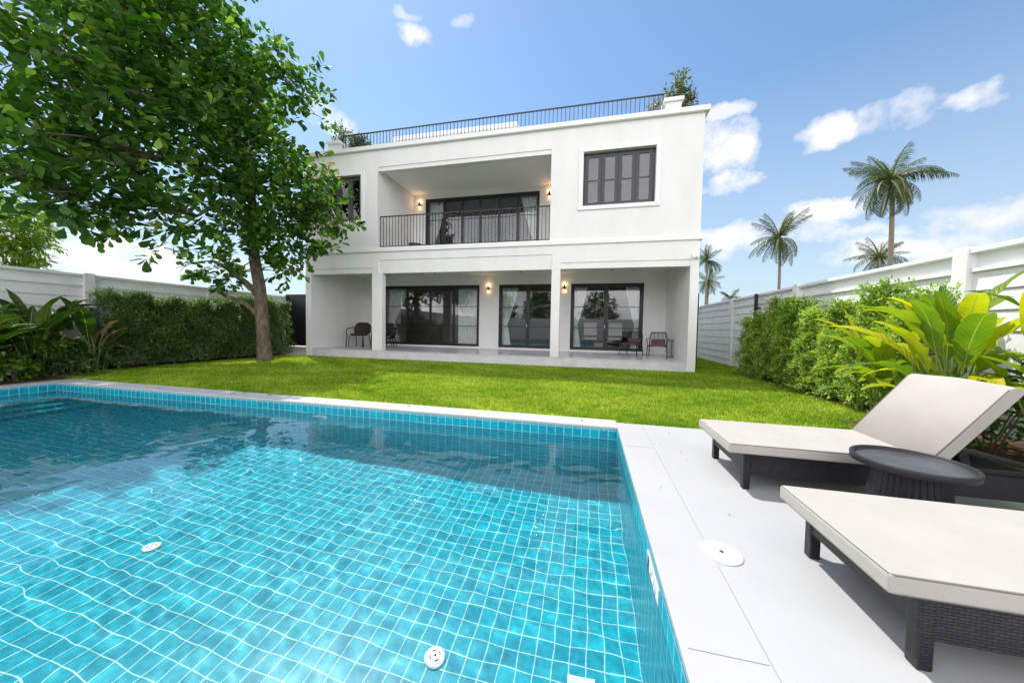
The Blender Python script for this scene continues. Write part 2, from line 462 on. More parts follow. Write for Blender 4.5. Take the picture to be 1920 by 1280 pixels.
m = Mat('mauve cushion', (.11, .06, .072), .9, .2); m.var((.09, .05, .06), (.14, .08, .092), 9, 4); MAUVE = m.m
m = Mat('dining chair fabric', (.62, .61, .55), .9, .2); m.var((.40, .40, .36), (.72, .71, .65), 25, 3); DINF = m.m
m = Mat('dark wood', (.07, .04, .025), .5, .4); DWOOD = m.m

# ------------------------------------------------------------------ ground, lawn, pool
PX0, PX1, PY0, PY1 = -10.9, .398, -5.0, 4.605       # pool basin
CO = .37
gm_ = MB()
ox0, ox1, oy0, oy1 = PX0 - CO, PX1 + .05, PY0 - CO, PY1 + CO - .02
E_ = 3000
for (x0, x1, y0, y1) in ((-E_, ox0, -E_, E_), (ox1, E_, -E_, E_), (ox0, ox1, oy1, E_), (ox0, ox1, -E_, oy0)):
    gm_.quad((x0, y0, -.06), (x1, y0, -.06), (x1, y1, -.06), (x0, y1, -.06))
tag(gm_.build('ground', FIELD), kind='structure')


def lawn_z(x, y):
    z = -.012 + .012 * mnoise.noise(Vector((x * .6, y * .6, 0)))
    if y < 5.4: z = min(z, -.012)
    return z


lm = MB()
lm.grid(lambda u, v: (-12.6 + 18.0 * u, 4.80 + 17 * v, lawn_z(-12.6 + 18.0 * u, 4.80 + 17 * v)), 60, 56)
tag(lm.build('lawn', TURF), kind='structure')


def attr_mesh(name, verts, faces_idx, fsize, tint, mat, parent=None, smooth=True):
    """numpy mesh: verts (n,3), faces flat index array with constant size, tint per vertex"""
    me = bpy.data.meshes.new(name)
    org = ORG.get(parent, Vector((0, 0, 0))) if parent else Vector((0, 0, 0))
    vv = verts - np.array(org)[None]
    me.vertices.add(len(vv)); me.vertices.foreach_set('co', vv.astype(np.float32).ravel())
    nf = len(faces_idx) // fsize
    me.loops.add(nf * fsize); me.loops.foreach_set('vertex_index', faces_idx.astype(np.int32))
    me.polygons.add(nf)
    me.polygons.foreach_set('loop_start', np.arange(0, nf * fsize, fsize, dtype=np.int32))
    if smooth: me.polygons.foreach_set('use_smooth', np.ones(nf, dtype=bool))
    at = me.attributes.new('tint', 'FLOAT', 'POINT'); at.data.foreach_set('value', tint.astype(np.float32))
    me.materials.append(mat); me.update(calc_edges=True); me.validate()
    o = bpy.data.objects.new(name, me); C.objects.link(o)
    if parent: o.parent = parent
    ORG[o] = org
    return o


# template leaf: 8 verts folded blade, 3 quads per side merged as quads (tip quads degenerate-free)
_st = [(.18, .055), (.42, .15), (.66, .245), (.84, .255), (.95, .16)]
LT_OB = np.array([(0, 0, 0)] + [q for (x_, w_) in _st for q in ((x_, w_, .18 * w_ + .02 - .1 * x_ ** 2), (x_ + .015, 0, -.12 * x_ ** 2), (x_, -w_, .18 * w_ + .02 - .1 * x_ ** 2))] + [(1, 0, -.14)])
LF_OB = [(0, 2, 1), (0, 3, 2)]
for _k in range(len(_st) - 1):
    _a = 1 + 3 * _k
    LF_OB += [(_a, _a + 1, _a + 4), (_a, _a + 4, _a + 3), (_a + 1, _a + 2, _a + 5), (_a + 1, _a + 5, _a + 4)]
_a = 1 + 3 * (len(_st) - 1)
LF_OB += [(_a, _a + 1, _a + 3), (_a + 1, _a + 2, _a + 3)]
LF_OB = np.array(LF_OB)
LT_EL = np.array([(0, 0, 0), (.3, .16, .05), (.33, 0, 0), (.3, -.16, .05), (.65, .15, .02), (.68, 0, -.03), (.65, -.15, .02), (1, 0, -.12)])
LF = np.array([(0, 2, 1), (0, 3, 2), (1, 2, 5), (1, 5, 4), (2, 3, 6), (2, 6, 5), (4, 5, 7), (5, 6, 7)])


def leaves(name, P, Dv, Nv, size, tint, mat, parent, tmpl=LT_EL, wid=1.):
    """P (n,3) base points, Dv direction, Nv approx normal, size (n,)"""
    n = len(P)
    Dv = Dv / np.linalg.norm(Dv, axis=1, keepdims=True)
    S = np.cross(Nv, Dv); S /= np.linalg.norm(S, axis=1, keepdims=True) + 1e-9
    Nn = np.cross(Dv, S)
    t = tmpl
    V = (P[:, None, :] + size[:, None, None] * (t[None, :, 0:1] * Dv[:, None, :] + wid * t[None, :, 1:2] * S[:, None, :] + t[None, :, 2:3] * Nn[:, None, :]))
    V = V.reshape(-1, 3)
    F_ = LF_OB if len(t) != 8 else LF
    idx = (F_[None] + len(t) * np.arange(n)[:, None, None]).reshape(-1)
    return attr_mesh(name, V, idx, 3, np.repeat(tint, len(t)), mat, parent)


# grass
def grass():
    n = 230000
    x = -12.4 + RNG.random(n) * 17.1; y = 4.98 + (RNG.random(n) ** 1.35) * 6.62
    # strip to the right of the house
    n2 = 30000
    x2 = 3.45 + RNG.random(n2) * 1.75; y2 = 11.5 + RNG.random(n2) * 7
    n3 = 5000
    x3 = .42 + RNG.random(n3) * 3.2; y3 = 4.862 + RNG.random(n3) * .14
    x = np.concatenate([x, x2, x3]); y = np.concatenate([y, y2, y3]); n = n + n2 + n3
    z = np.full(n, -.02)
    h = .026 + .030 * RNG.random(n); an = RNG.random(n) * 2 * PI; lean = .4 + .9 * RNG.random(n)
    wd = .005 + .006 * RNG.random(n)
    az = RNG.random(n) * 2 * PI
    b = np.stack([x, y, z], 1); s = np.stack([np.cos(an), np.sin(an), np.zeros(n)], 1) * wd[:, None]
    tip = b + np.stack([np.cos(az) * lean * h, np.sin(az) * lean * h, h + .005], 1)
    V = np.stack([b - s, b + s, tip], 1).reshape(-1, 3)
    pat = np.sin(x * 1.7 + np.sin(y * 1.3) * 1.5) * np.sin(y * 2.1 + np.cos(x * .9)) * .5 + .5
    pat2 = np.sin(x * 7 + 3 * np.sin(y * 5)) * np.cos(y * 6.3 + 2 * np.sin(x * 4)) * .5 + .5
    clump = np.sin(x * 23 + 2 * np.sin(y * 19)) * np.sin(y * 27 + 2 * np.cos(x * 17)) * .5 + .5
    t = np.clip(.0 + .30 * pat + .22 * pat2 + .30 * clump + .75 * (RNG.random(n) - .42), 0, 1)
    o = attr_mesh('grass', V, np.arange(3 * n), 3, np.repeat(t, 3), GRASS, smooth=False)
    tag(o, 'short mown bright green grass between the pool coping and the white house', 'grass', kind='stuff')


grass()


# pool shell with metre UVs
def uvquads(name, quads, mat):
    me = bpy.data.meshes.new(name)
    v = []; f = []; uvs = []
    for q, uvq in quads:
        n = len(v); v += q; f.append(tuple(range(n, n + len(q)))); uvs += uvq
    me.from_pydata(v, [], f)
    ul = me.uv_layers.new(name='UVMap')
    for i, t in enumerate(uvs): ul.data[i].uv = t
    me.materials.append(mat); me.update()
    o = bpy.data.objects.new(name, me); C.objects.link(o)
    return o


ZB, ZT, ZW = -1.5, -.035, -.17
T = .118


def up(x, y, z, ax):
    # offsets put a grout line on the basin edges / waterline
    if ax == 'z': return ((x - PX1) , (y - PY1))
    if ax == 'y': return ((x - PX1), (z - ZW))
    return ((y - PY1), (z - ZW))


def q_(pts, ax): return ([tuple(p) for p in pts], [up(*p, ax) for p in pts])


quads = [q_([(PX0, PY0, ZB), (PX1, PY0, ZB), (PX1, PY1, ZB), (PX0, PY1, ZB)], 'z'),
         q_([(PX1, PY1, ZB), (PX0, PY1, ZB), (PX0, PY1, ZT), (PX1, PY1, ZT)][::-1], 'y'),
         q_([(PX0, PY0, ZB), (PX1, PY0, ZB), (PX1, PY0, ZT), (PX0, PY0, ZT)][::-1], 'y'),
         q_([(PX0, PY0, ZB), (PX0, PY1, ZB), (PX0, PY1, ZT), (PX0, PY0, ZT)], 'x'),
         q_([(PX1, PY0, ZB), (PX1, PY1, ZB), (PX1, PY1, ZT), (PX1, PY0, ZT)][::-1], 'x')]
pool = tag(uvquads('pool_basin', quads, TILE), kind='structure')
sq = []
x = PX0 + .004
for k, (xe, zt) in enumerate(((-10.52, -.48), (-10.2, -.76), (-9.88, -1.04), (-9.56, -1.28))):
    y0, y1 = 1.6 - .0, PY1 - .003
    sq.append(q_([(x, y0, zt), (xe, y0, zt), (xe, y1, zt), (x, y1, zt)], 'z'))
    sq.append(q_([(xe, y0, ZB + .002), (xe, y1, ZB + .002), (xe, y1, zt), (xe, y0, zt)], 'x'))
    sq.append(q_([(x, y0, ZB + .002), (xe, y0, ZB + .002), (xe, y0, zt), (x, y0, zt)], 'y'))
    x = xe
steps = tag(uvquads('pool_steps', sq, TILE), kind='structure')

# water surface
def wave(x, y):
    V_ = Vector
    z = .0034 * mnoise.noise(V_((x * 1.5 + 3, y * 1.9, 0)))
    z += .0021 * mnoise.noise(V_((x * 4.6, y * 5.6, 3)))
    z += .0008 * mnoise.noise(V_((x * 9.5 + y * 3, y * 11, 7)))
    return ZW + z


wm = MB()
wm.grid(lambda u, v: (PX0 + (PX1 - PX0) * u, PY0 + (PY1 - PY0) * v, wave(PX0 + (PX1 - PX0) * u, PY0 + (PY1 - PY0) * v)), 520, 440)
water = tag(wm.build('water', WATER), kind='structure')
water.cycles.is_caustics_caster = True
for o in (pool, steps): o.cycles.is_caustics_receiver = True

# coping and deck
cp = MB()
cp.box(PX0 - CO, PX1, PY1, PY1 + CO, -.035, 0).box(PX0 - CO, PX0, PY0, PY1, -.035, 0).box(PX0 - CO, PX1, PY0 - CO, PY0, -.035, 0)
tag(cp.build('pool_coping', COPE, bevel=.006), kind='structure')
DX1 = 3.62
dk = MB()
dk.box(PX1, DX1, PY0 - CO, PY1 + .25, -.035, 0)
tag(dk.build('pool_deck', DECK, bevel=.004), kind='structure')
dj = MB()
XJ = .73
for (y0, y1) in ((-5.2, 2.02), (2.26, 4.82)):
    dj.box(XJ - .0014, XJ + .0014, y0, y1, 0.0005, .0022)
for y in (1.45, -1.0, -3.4, 3.9):
    dj.box(PX1 + .03, XJ - .01, y - .0008, y + .0008, .0005, .0022)
tag(dj.build('deck_joints', JOINT), kind='structure')
bd = MB()
bd.grid(lambda u, v: (3.62 + 1.8 * u, -5.3 + 11.2 * v, (.012 if 0 < u < 1 else -.03) + .02 * mnoise.noise(Vector((u * 9, v * 40, 0)))), 14, 70)
bd.grid(lambda u, v: (4.42 + .99 * u - .0 * v, 5.9 + 6.0 * v, -.004 + .035 * mnoise.noise(Vector((u * 6, v * 30, 4)))), 10, 50)
bd.grid(lambda u, v: (-13.55 + 2.28 * u, -5.3 + 11.2 * v, (.012 if 0 < u < 1 else -.03) + .02 * mnoise.noise(Vector((u * 9, v * 40, 9)))), 14, 70)
bd.grid(lambda u, v: (-13.55 + 1.1 * u, 5.9 + 6.2 * v, -.002 + .03 * mnoise.noise(Vector((u * 6, v * 30, 5)))), 10, 50)
tag(bd.build('soil_bed', SOIL), kind='structure')
# rising path to the side gate
pth = MB()
pth.grid(lambda u, v: (-13.5 + 1.96 * u, 11.62 + 7 * v, .0 + .29 * min(1, max(0, v * 7 / .75))), 4, 28, False)
tag(pth.build('path', PAVE), kind='structure')

# pool fittings
t = empty('deck_skimmer', (.79, 2.14, 0))
tag(t, 'round white skimmer lid set in the deck over the long joint beside the pool', 'lid')
MB().lathe([(.108, .0015), (.108, .006), (.103, .009), (.03, .0105), (.004, .0105)], .79, 2.14, 40).build('cover', PLAST, t)
MB().lathe([(.012, .0105), (.012, .0125), (.002, .0125)], .79, 2.14, 16).build('knob', DPLAST, t)
for (x, y, lab) in ((-3.84, 2.14, 'round white floor fitting in the left middle of the pool bottom'), (-.99, 2.06, 'round white floor fitting on the pool bottom nearest the photographer')):
    t = empty('floor_inlet', (x, y, ZB)); tag(t, lab, 'pool fitting', 'floor inlets in the pool bottom')
    p = MB().lathe([(.072, ZB + .003), (.072, ZB + .012), (.062, ZB + .02), (.002, ZB + .022)], x, y, 28).build('flange', PLAST, t)
    q = MB()
    for k in range(4):
        a0 = k * PI / 2 + .3
        q.tube([(x + .034 * math.cos(a0 + s_ * .25), y + .034 * math.sin(a0 + s_ * .25), ZB + .0235) for s_ in range(4)], .0028, 5)
    q.lathe([(.007, ZB + .021), (.007, ZB + .026), (.001, ZB + .026)], x, y, 10)
    q.build('slots', DPLAST, t)
    for ch in (p,): ch.cycles.is_caustics_receiver = True
t = empty('pool_light', (-4.05, PY1, -.42)); tag(t, 'round white pool light under the waterline on the far tiled wall', 'light')
mt = Matrix.Translation((-4.3, PY1 - .003, -.40)) @ Matrix.Rotation(PI / 2, 4, 'X')
MB().lathe([(.14, 0), (.14, .02), (.11, .045), (.01, .05)], seg=28).xf(mt).build('rim', PLAST, t)
MB().lathe([(.10, .0445), (.085, .062), (.002, .07)], seg=28).xf(mt).build('lens', GLASS, t)
t = empty('skimmer_mouth', (PX1, 2.03, -.13)); tag(t, 'stained white skimmer opening in the right pool wall at the waterline', 'skimmer')
MB().box(PX1 - .005, PX1 + .0, 1.86, 2.2, -.185, -.085).build('frame', STAIN, t)
MB().box(PX1 - .0085, PX1 - .0052, 2.13, 2.17, -.178, -.10).build('weir_gap', DPLAST, t)
t = MB().box(-.08, .10, 2.12, 2.185, ZB + .002, ZB + .005)
o = t.build('tag_plate', PLAST); tag(o, 'small white label plate lying on the pool bottom at the lower frame edge', 'plate')
o.cycles.is_caustics_receiver = True
lf = MB()
for (x, y, r) in ((-8.9, 4.93, .05), (-3.88, 4.92, .05)):
    lf.v += [(x - r, y - .01, .004), (x, y - .02, .006), (x + r, y + .005, .004), (x, y + .018, .012)]
    n = len(lf.v) - 4; lf.f.append((n, n + 1, n + 2, n + 3)); lf.smooth.append(False)
rl = random.Random(5)
for k in range(46):
    if k < 34: x, y = rl.uniform(-12, -5.5), rl.uniform(5.2, 10.5)
    elif k < 40: x, y = rl.uniform(-9, .3), rl.uniform(4.66, 4.9)
    else: x, y = rl.uniform(.6, 1.2), rl.uniform(.9, 4.6)
    zz = .03 if y > 5 else .004
    r = rl.uniform(.03, .06) if k < 40 else .012
    a = rl.uniform(0, 6.28); c_, s__ = math.cos(a) * r, math.sin(a) * r
    lf.v += [(x - c_, y - s__, zz), (x + s__ * .5, y - c_ * .5, zz + r * .25), (x + c_, y + s__, zz), (x - s__ * .5, y + c_ * .5, zz + r * .3)]
    n = len(lf.v) - 4; lf.f.append((n, n + 1, n + 2, n + 3)); lf.smooth.append(False)
lf.build('fallen_leaves', PAD_B)['kind'] = 'stuff'
tag(bpy.data.objects['fallen_leaves'], 'dry brown leaves scattered on the lawn under the tree and on the coping', 'leaves')

# ------------------------------------------------------------------ house
YF = 11.58
XL, XR = -11.53, 3.30
YB = 14.9
YU = 14.3
FZ = .3227
H = empty('house', ((XL + XR) / 2, YF, 0))
tag(H, 'white two storey villa with a recessed balcony, a ground floor porch and black framed doors', 'house')


def hole(mb, x0, x1, y0, y1, z0, z1, hs):
    """wall x0..x1 with rectangular openings hs=[(hx0,hx1,hz0,hz1)] sorted in x"""
    x = x0
    for (a, b, c, d) in hs:
        mb.box(x, a, y0, y1, z0, z1)
        if c > z0: mb.box(a, b, y0, y1, z0, c)
        if d < z1: mb.box(a, b, y0, y1, d, z1)
        x = b
    mb.box(x, x1, y0, y1, z0, z1)


W2 = (-11.12, -8.88, 5.42, 7.20)
W1 = (-.34, 1.93, 5.42, 7.20)
BX0, BX1 = -8.15, -1.42
wl = MB()
hole(wl, XL, BX0, YF, YF + .25, 4.22, 8.06, [W2])
hole(wl, BX1, XR, YF, YF + .25, 4.22, 8.06, [W1])
wl.box(BX0, BX1, YF, YF + .25, 7.42, 8.06)
wl.box(BX0, BX1, YF + .03, YF + .25, 7.27, 7.42)           # recessed lintel face
# band above the porch openings
wl.box(XL, -8.4, YF, YF + .25, 3.57, 4.22).box(-8.4, -7.95 - .15, YF, YF + .25, 3.35, 4.22)
wl.box(-7.95 - .15, -1.33, YF, YF + .25, 3.86, 4.22)
wl.box(-1.33, -1.03, YF, YF + .25, 3.35, 4.22).box(-1.03, XR, YF, YF + .25, 3.57, 4.22)
wl.box(-11.25, -8.4, YF + .03, YF + .25, 3.36, 3.57).box(-8.1, -1.33, YF + .03, YF + .25, 3.35, 3.86).box(-1.03, 3.05, YF + .03, YF + .25, 3.36, 3.57)
# end piers
wl.box(XL, -11.25, YF, YF + .25, 0, 3.57).box(3.05, XR, YF, YF + .25, 0, 3.57)
# side and rear walls
wl.box(XL, -11.25, YF + .25, 21, 0, 8.06).box(3.05, XR, YF + .25, 21, 0, 8.06).box(-11.25, 3.05, 20.8, 21, 0, 8.06)
wl.build('wall', WHITE, H)
# porch back wall
DOORS = [(-10.13, -5.07, 4), (-4.12, -1.40, 2), (-.84, 2.18, 2)]
pw = MB()
hole(pw, -11.25, 3.05, YB, YB + .16, FZ, 3.75, [(a, b, .40, 3.29) for a, b, n in DOORS])
o = pw.build('porch_back_wall', WHITE, H)
bw = MB()
hole(bw, BX0, BX1, YU, YU + .16, 4.3, 7.4, [(-7.55, -2.22, 4.36, 7.17)])
bw.box(BX0 - .15, BX0, YF + .25, YU, 4.3, 7.4).box(BX1, BX1 + .15, YF + .25, YU, 4.3, 7.4)
bw.build('balcony_wall', WHITE, H)
MB().box(BX0 - .1, BX1 + .1, YF + .25, YU + .2, 7.4, 7.5).box(-11.25, 3.05, YF + .25, YB + .2, 3.75, 3.85).build('ceiling', CEIL, H)
for xa, xb in ((-8.4, -7.95), (-1.33, -1.03)):
    MB().box(xa, xb, YF + .004, YF + .246, FZ, 3.348).build('column', WHITE, H, bevel=.006)
MB().box(-11.249, 3.049, YF + .02, YB, -.05, FZ - .03).build('porch_step', STEP, H)
MB().box(-11.249, 3.049, YF + .005, YB, FZ - .03, FZ).build('porch_floor', PORCH, H)
MB().box(BX0 - .1, BX1 + .1, YF + .04, YU + .2, 4.15, 4.36).build('balcony_floor', TRIM, H)
cn = MB()
cn.box(XL - .07, XR + .07, YF - .06, YF, 4.17, 4.30).box(XL - .07, XL, YF, 21, 4.17, 4.30).box(XR, XR + .07, YF, 21, 4.17, 4.30)
cn.build('string_course', TRIM, H, bevel=.008)
cn = MB()
cn.box(XL - .12, XR + .12, YF - .11, YF + .3, 8.062, 8.22).box(XL - .12, XL + .3, YF + .3, 21.1, 8.062, 8.22).box(XR - .3, XR + .12, YF + .3, 21.1, 8.062, 8.22).box(XL + .3, XR - .3, 20.8, 21.1, 8.062, 8.22)
cn.build('cornice', TRIM, H, bevel=.012)
MB().box(-11.25, 3.05, YF + .25, 20.8, 7.9, 8.05).build('roof', TRIM, H)
# roof level room and end blocks
rr = MB().box(-9.0, -3.3, 14.1, 17.2, 8.05, 9.83).build('roof_room', WHITE, H)
MB().box(-9.1, -3.2, 14.0, 17.3, 9.83, 10.0).build('roof_room_cap', TRIM, H, bevel=.01)
for xa, xb in ((-10.42, -9.9), (2.16, 2.62)):
    p = MB().box(xa, xb, YF + .02, YF + .42, 8.221, 8.5).build('roof_pier', WHITE, H)
    MB().box(xa - .06, xb + .06, YF - .04, YF + .48, 8.5, 8.62).build('cap', TRIM, p, bevel=.01)


def railing(name, x0, x1, y, z0, z1, gap, parent, post=()):
    mb = MB().box(x0, x1, y - .02, y + .02, z1 - .035, z1).box(x0, x1, y - .012, y + .012, z0 + .04, z0 + .062)
    r = mb.build(name, IRON, parent)
    n = int((x1 - x0) / gap)
    b0 = None
    for i in range(n + 1):
        x = x0 + .02 + (x1 - x0 - .04) * i / n
        if b0 is None:
            b0 = MB().box(x - .009, x + .009, y - .009, y + .009, z0 - .0, z1 - .036).build('baluster', IRON, r)
            x00 = x
        else:
            c = b0.copy(); C.objects.link(c); c.parent = r; c.location = (x - x00, 0, 0)
    return r


railing('balcony_railing', BX0 + .02, BX1 - .02, YF + .14, 4.36, 5.58, .13, H)
railing('roof_railing', -9.86, 2.12, YF + .16, 8.222, 8.87, .14, H)


# windows
def window(parent, x0, x1, z0, z1):
    y = YF + .14
    f = MB().box(x0, x1, y, y + .08, z0, z0 + .06).box(x0, x1, y, y + .08, z1 - .06, z1).box(x0, x0 + .06, y, y + .08, z0 + .06, z1 - .06).box(x1 - .06, x1, y, y + .08, z0 + .06, z1 - .06)
    w_ = f.build('window', GREYAL, parent)
    ww = (x1 - x0 - .12) / 4
    for k in range(4):
        a = x0 + .06 + k * ww; b = a + ww
        s = MB()
        s.box(a + .004, a + .115, y - .02, y + .03, z0 + .062, z1 - .062).box(b - .115, b - .004, y - .02, y + .03, z0 + .062, z1 - .062)
        s.box(a + .115, b - .115, y - .02, y + .03, z0 + .062, z0 + .15).box(a + .115, b - .115, y - .02, y + .03, z1 - .15, z1 - .062)
        zc = (z0 + z1) / 2 - .02
        s.box(a + .115, b - .115, y - .018, y + .028, zc - .014, zc + .014)
        s.build('sash', GREYAL, w_)
        MB().box(a + .115, b - .115, y, y + .008, z0 + .15, zc - .014).box(a + .115, b - .115, y, y + .008, zc + .014, z1 - .15).build('pane', GLASS, w_)
    s = MB()
    t_ = .14
    s.box(x0 - t_, x1 + t_, YF - .035, YF, z1, z1 + t_).box(x0 - t_, x0, YF - .035, YF, z0, z1).box(x1, x1 + t_, YF - .035, YF, z0, z1)
    s.build('surround', TRIM, w_, bevel=.006)
    MB().box(x0 - t_ - .02, x1 + t_ + .02, YF - .055, YF, z0 - .13, z0).build('sill', TRIM, w_, bevel=.006)
    return w_


window(H, *W1)
window(H, *W2)


def door(name, x0, x1, z0, z1, y, n, hz_, bot=.12, handle=True):
    fr = MB().box(x0, x1, y, y + .1, z1 - .09, z1).box(x0, x1, y, y + .1, z0, z0 + .05).box(x0, x0 + .07, y, y + .1, z0 + .05, z1 - .09).box(x1 - .07, x1, y, y + .1, z0 + .05, z1 - .09)
    d = fr.build(name, BLACK, H)
    ww = (x1 - x0 - .14) / n
    for k in range(n):
        a = x0 + .07 + k * ww; b = a + ww; yo = y + (.012 if k in (0, n - 1) and n > 2 else .05)
        st = .06 if n > 2 else .085
        s = MB().box(a + .002, a + st, yo, yo + .035, z0 + .052, z1 - .092).box(b - st, b - .002, yo, yo + .035, z0 + .052, z1 - .092)
        s.box(a + st, b - st, yo, yo + .035, z0 + .052, z0 + bot).box(a + st, b - st, yo, yo + .035, z1 - .15, z1 - .092)
        for zz in hz_: s.box(a + st, b - st, yo + .002, yo + .033, zz - .013, zz + .013)
        s.build('door_leaf', BLACK, d)
        MB().box(a + st, b - st, yo + .014, yo + .020, z0 + bot, z1 - .15).build('pane', GLASS, d)
    if handle:
        xc = x0 + .07 + ww * (n // 2) - .04
        MB().box(xc - .012, xc + .012, y - .012, y + .04, 1.35, 1.5).build('handle', PLAST if n == 2 else IRON, d)
    return d


for i, (a, b, n) in enumerate(DOORS):
    door('sliding_door' if n == 4 or i == 2 else 'french_door', a, b, .40, 3.29, YB + .02, n, (2.28, 1.37))
door('balcony_door', -7.55, -2.22, 4.36, 7.17, YU + .02, 6, (6.2, 4.95), handle=False)

# rooms behind the glass
rm = MB()
rm.box(-11.25, 3.05, YB, 20.8, .2, .318)
rm.box(-11.25, 3.05, YB + .16, 20.8, 3.5, 3.6)
rm.box(-4.72, -4.55, YB + .16, 20.8, .318, 3.5).box(-11.25, 3.05, 19.2, 19.3, .318, 3.5)
rm.box(-11.25, 3.05, YF + .25, 20.8, 3.86, 4.14)
rm.box(-11.25, 3.05, 18.6, 18.7, 4.15, 7.9)
rm.build('room_interior', INT, H)
st_ = MB().box(-7.4, -6.6, 17.2, 17.24, 3.44, 3.49).box(-8.3, -7.9, 16.4, 16.44, 3.44, 3.49).build('ceiling_light_strip', STRIP, H)

# wall lamps
def wall_lamp(x, y, z):
    p = MB().tube([(x, y - .09, z - .1), (x, y - .09, z + .1)], .038, 16).box(x - .02, x + .02, y - .06, y - .002, z - .04, z + .04).build('wall_lamp', BLACK, H)
    MB().tube([(x, y - .09, z + .101), (x, y - .09, z + .104)], .03, 12).tube([(x, y - .09, z - .104), (x, y - .09, z - .101)], .03, 12).build('bulb', GLOW, p)
    for s in (1, -1):
        l_ = bpy.data.lights.new('lamp light', 'POINT'); l_.energy = .8 if s > 0 else .35; l_.color = (1, .6, .3); l_.shadow_soft_size = .02
        lo = bpy.data.objects.new('lamp_light', l_); C.objects.link(lo); lo.location = (x, y - .09, z + s * .13)
        lo.parent = p; lo.location = Vector(lo.location) - ORG[p]


wall_lamp(-4.62, YB, 3.12); wall_lamp(-1.12, YB, 3.13); wall_lamp(-7.82, YU, 6.93); wall_lamp(-1.80, YU, 6.98)
for i, (x, y) in enumerate(((-9.57, 14.45), (-7.12, 14.42), (-2.98, 14.35), (.85, 14.3))):
    MB().tube([(x, y, 3.742), (x, y, 3.7502)], .075, 20).build('downlight', DPLAST, H)
# security light under the string course on the right pier
p = MB().box(3.08, 3.26, YF - .05, YF - .001, 3.60, 3.72).build('security_light', TRIM, H)
MB().tube([(3.12, YF - .05, 3.64), (3.09, YF - .14, 3.58)], .035, 12).tube([(3.22, YF - .05, 3.64), (3.25, YF - .14, 3.58)], .035, 12).build('lamp_head', TRIM, p)

# curtains (separate things)
def curtain(x0, x1, z0, z1, y, tie=None, label='', side=1, sheer=False):
    """tie: height where it is gathered towards the outer edge"""
    def fn(u, v):
        z = z0 + (z1 - z0) * v
        wdt = 1.
        if tie:
            if z > tie: k = (z - tie) / (z1 - tie); wdt = .30 + .70 * k ** .8
            else: k = (tie - z) / (tie - z0); wdt = .30 + .28 * k ** .7
        uu = u * wdt
        x = x0 + (x1 - x0) * uu if side > 0 else x1 - (x1 - x0) * uu
        return (x, y + .035 * math.sin(u * 2 * PI * (7 if not sheer else 11)) + .01 * math.sin(v * 9), z)
    o = MB().grid(fn, 90, 24).build('curtain', CURT)
    sm = o.modifiers.new('s', 'SOLIDIFY'); sm.thickness = .006
    tag(o, label, 'curtain', 'white curtains inside the glass doors')


curtain(-10.0, -8.95, .36, 3.2, YB + .30, 1.55, 'tied back white curtain at the left end of the wide four panel door')
curtain(-6.25, -5.1, .36, 3.2, YB + .34, None, 'closed pleated white curtain at the right end of the wide four panel door', -1, True)
curtain(-4.02, -3.25, .36, 3.2, YB + .30, 1.45, 'tied back white curtain behind the middle two leaf door')
curtain(-.74, -.1, .36, 3.2, YB + .30, 1.5, 'tied back white curtain on the left side of the door beside the slatted armchairs')
curtain(1.45, 2.08, .36, 3.2, YB + .30, 1.5, 'tied back white curtain on the right side of the door beside the slatted armchairs', -1)
curtain(-7.45, -6.6, 4.4, 7.1, YU + .30, 5.3, 'tied back white curtain at the left end of the balcony door')
curtain(-3.1, -2.3, 4.4, 7.1, YU + .30, 5.3, 'tied back white curtain at the right end of the balcony door', -1)

# dining set inside
def dining_chair(x, y, label):
    t = empty('dining_chair', (x, y, .32)); tag(t, label, 'chair', 'dining chairs behind the right hand glass door')
    MB().box(x - .3, x + .3, y - .03, y + .04, 1.02, 1.62).build('backrest', DINF, t, bevel=.025)
    MB().box(x - .3, x + .3, y + .045, y + .6, .82, .94).build('seat', DINF, t, bevel=.02)
    for sx_ in (-.26, .26):
        for yy in (.02, .54): MB().box(x + sx_ - .02, x + sx_ + .02, y + yy - .02, y + yy + .02, .32, .82).build('leg', DWOOD, t)


dining_chair(.03, 16.0, 'cream dining chair seen through the right hand door, nearer the left curtain')
dining_chair(1.15, 16.0, 'cream dining chair seen through the right hand door, nearer the right curtain')
t = empty('dining_table', (.6, 17.3, .32)); tag(t, 'dark wooden dining table inside the house behind the cream chairs', 'table')
MB().box(-.9, 2.1, 16.9, 18.0, 1.12, 1.18).build('tabletop', DWOOD, t, bevel=.01)
for xx in (-.75, 1.95):
    for yy in (17.0, 17.9): MB().box(xx - .04, xx + .04, yy - .04, yy + .04, .32, 1.12).build('leg', DWOOD, t)

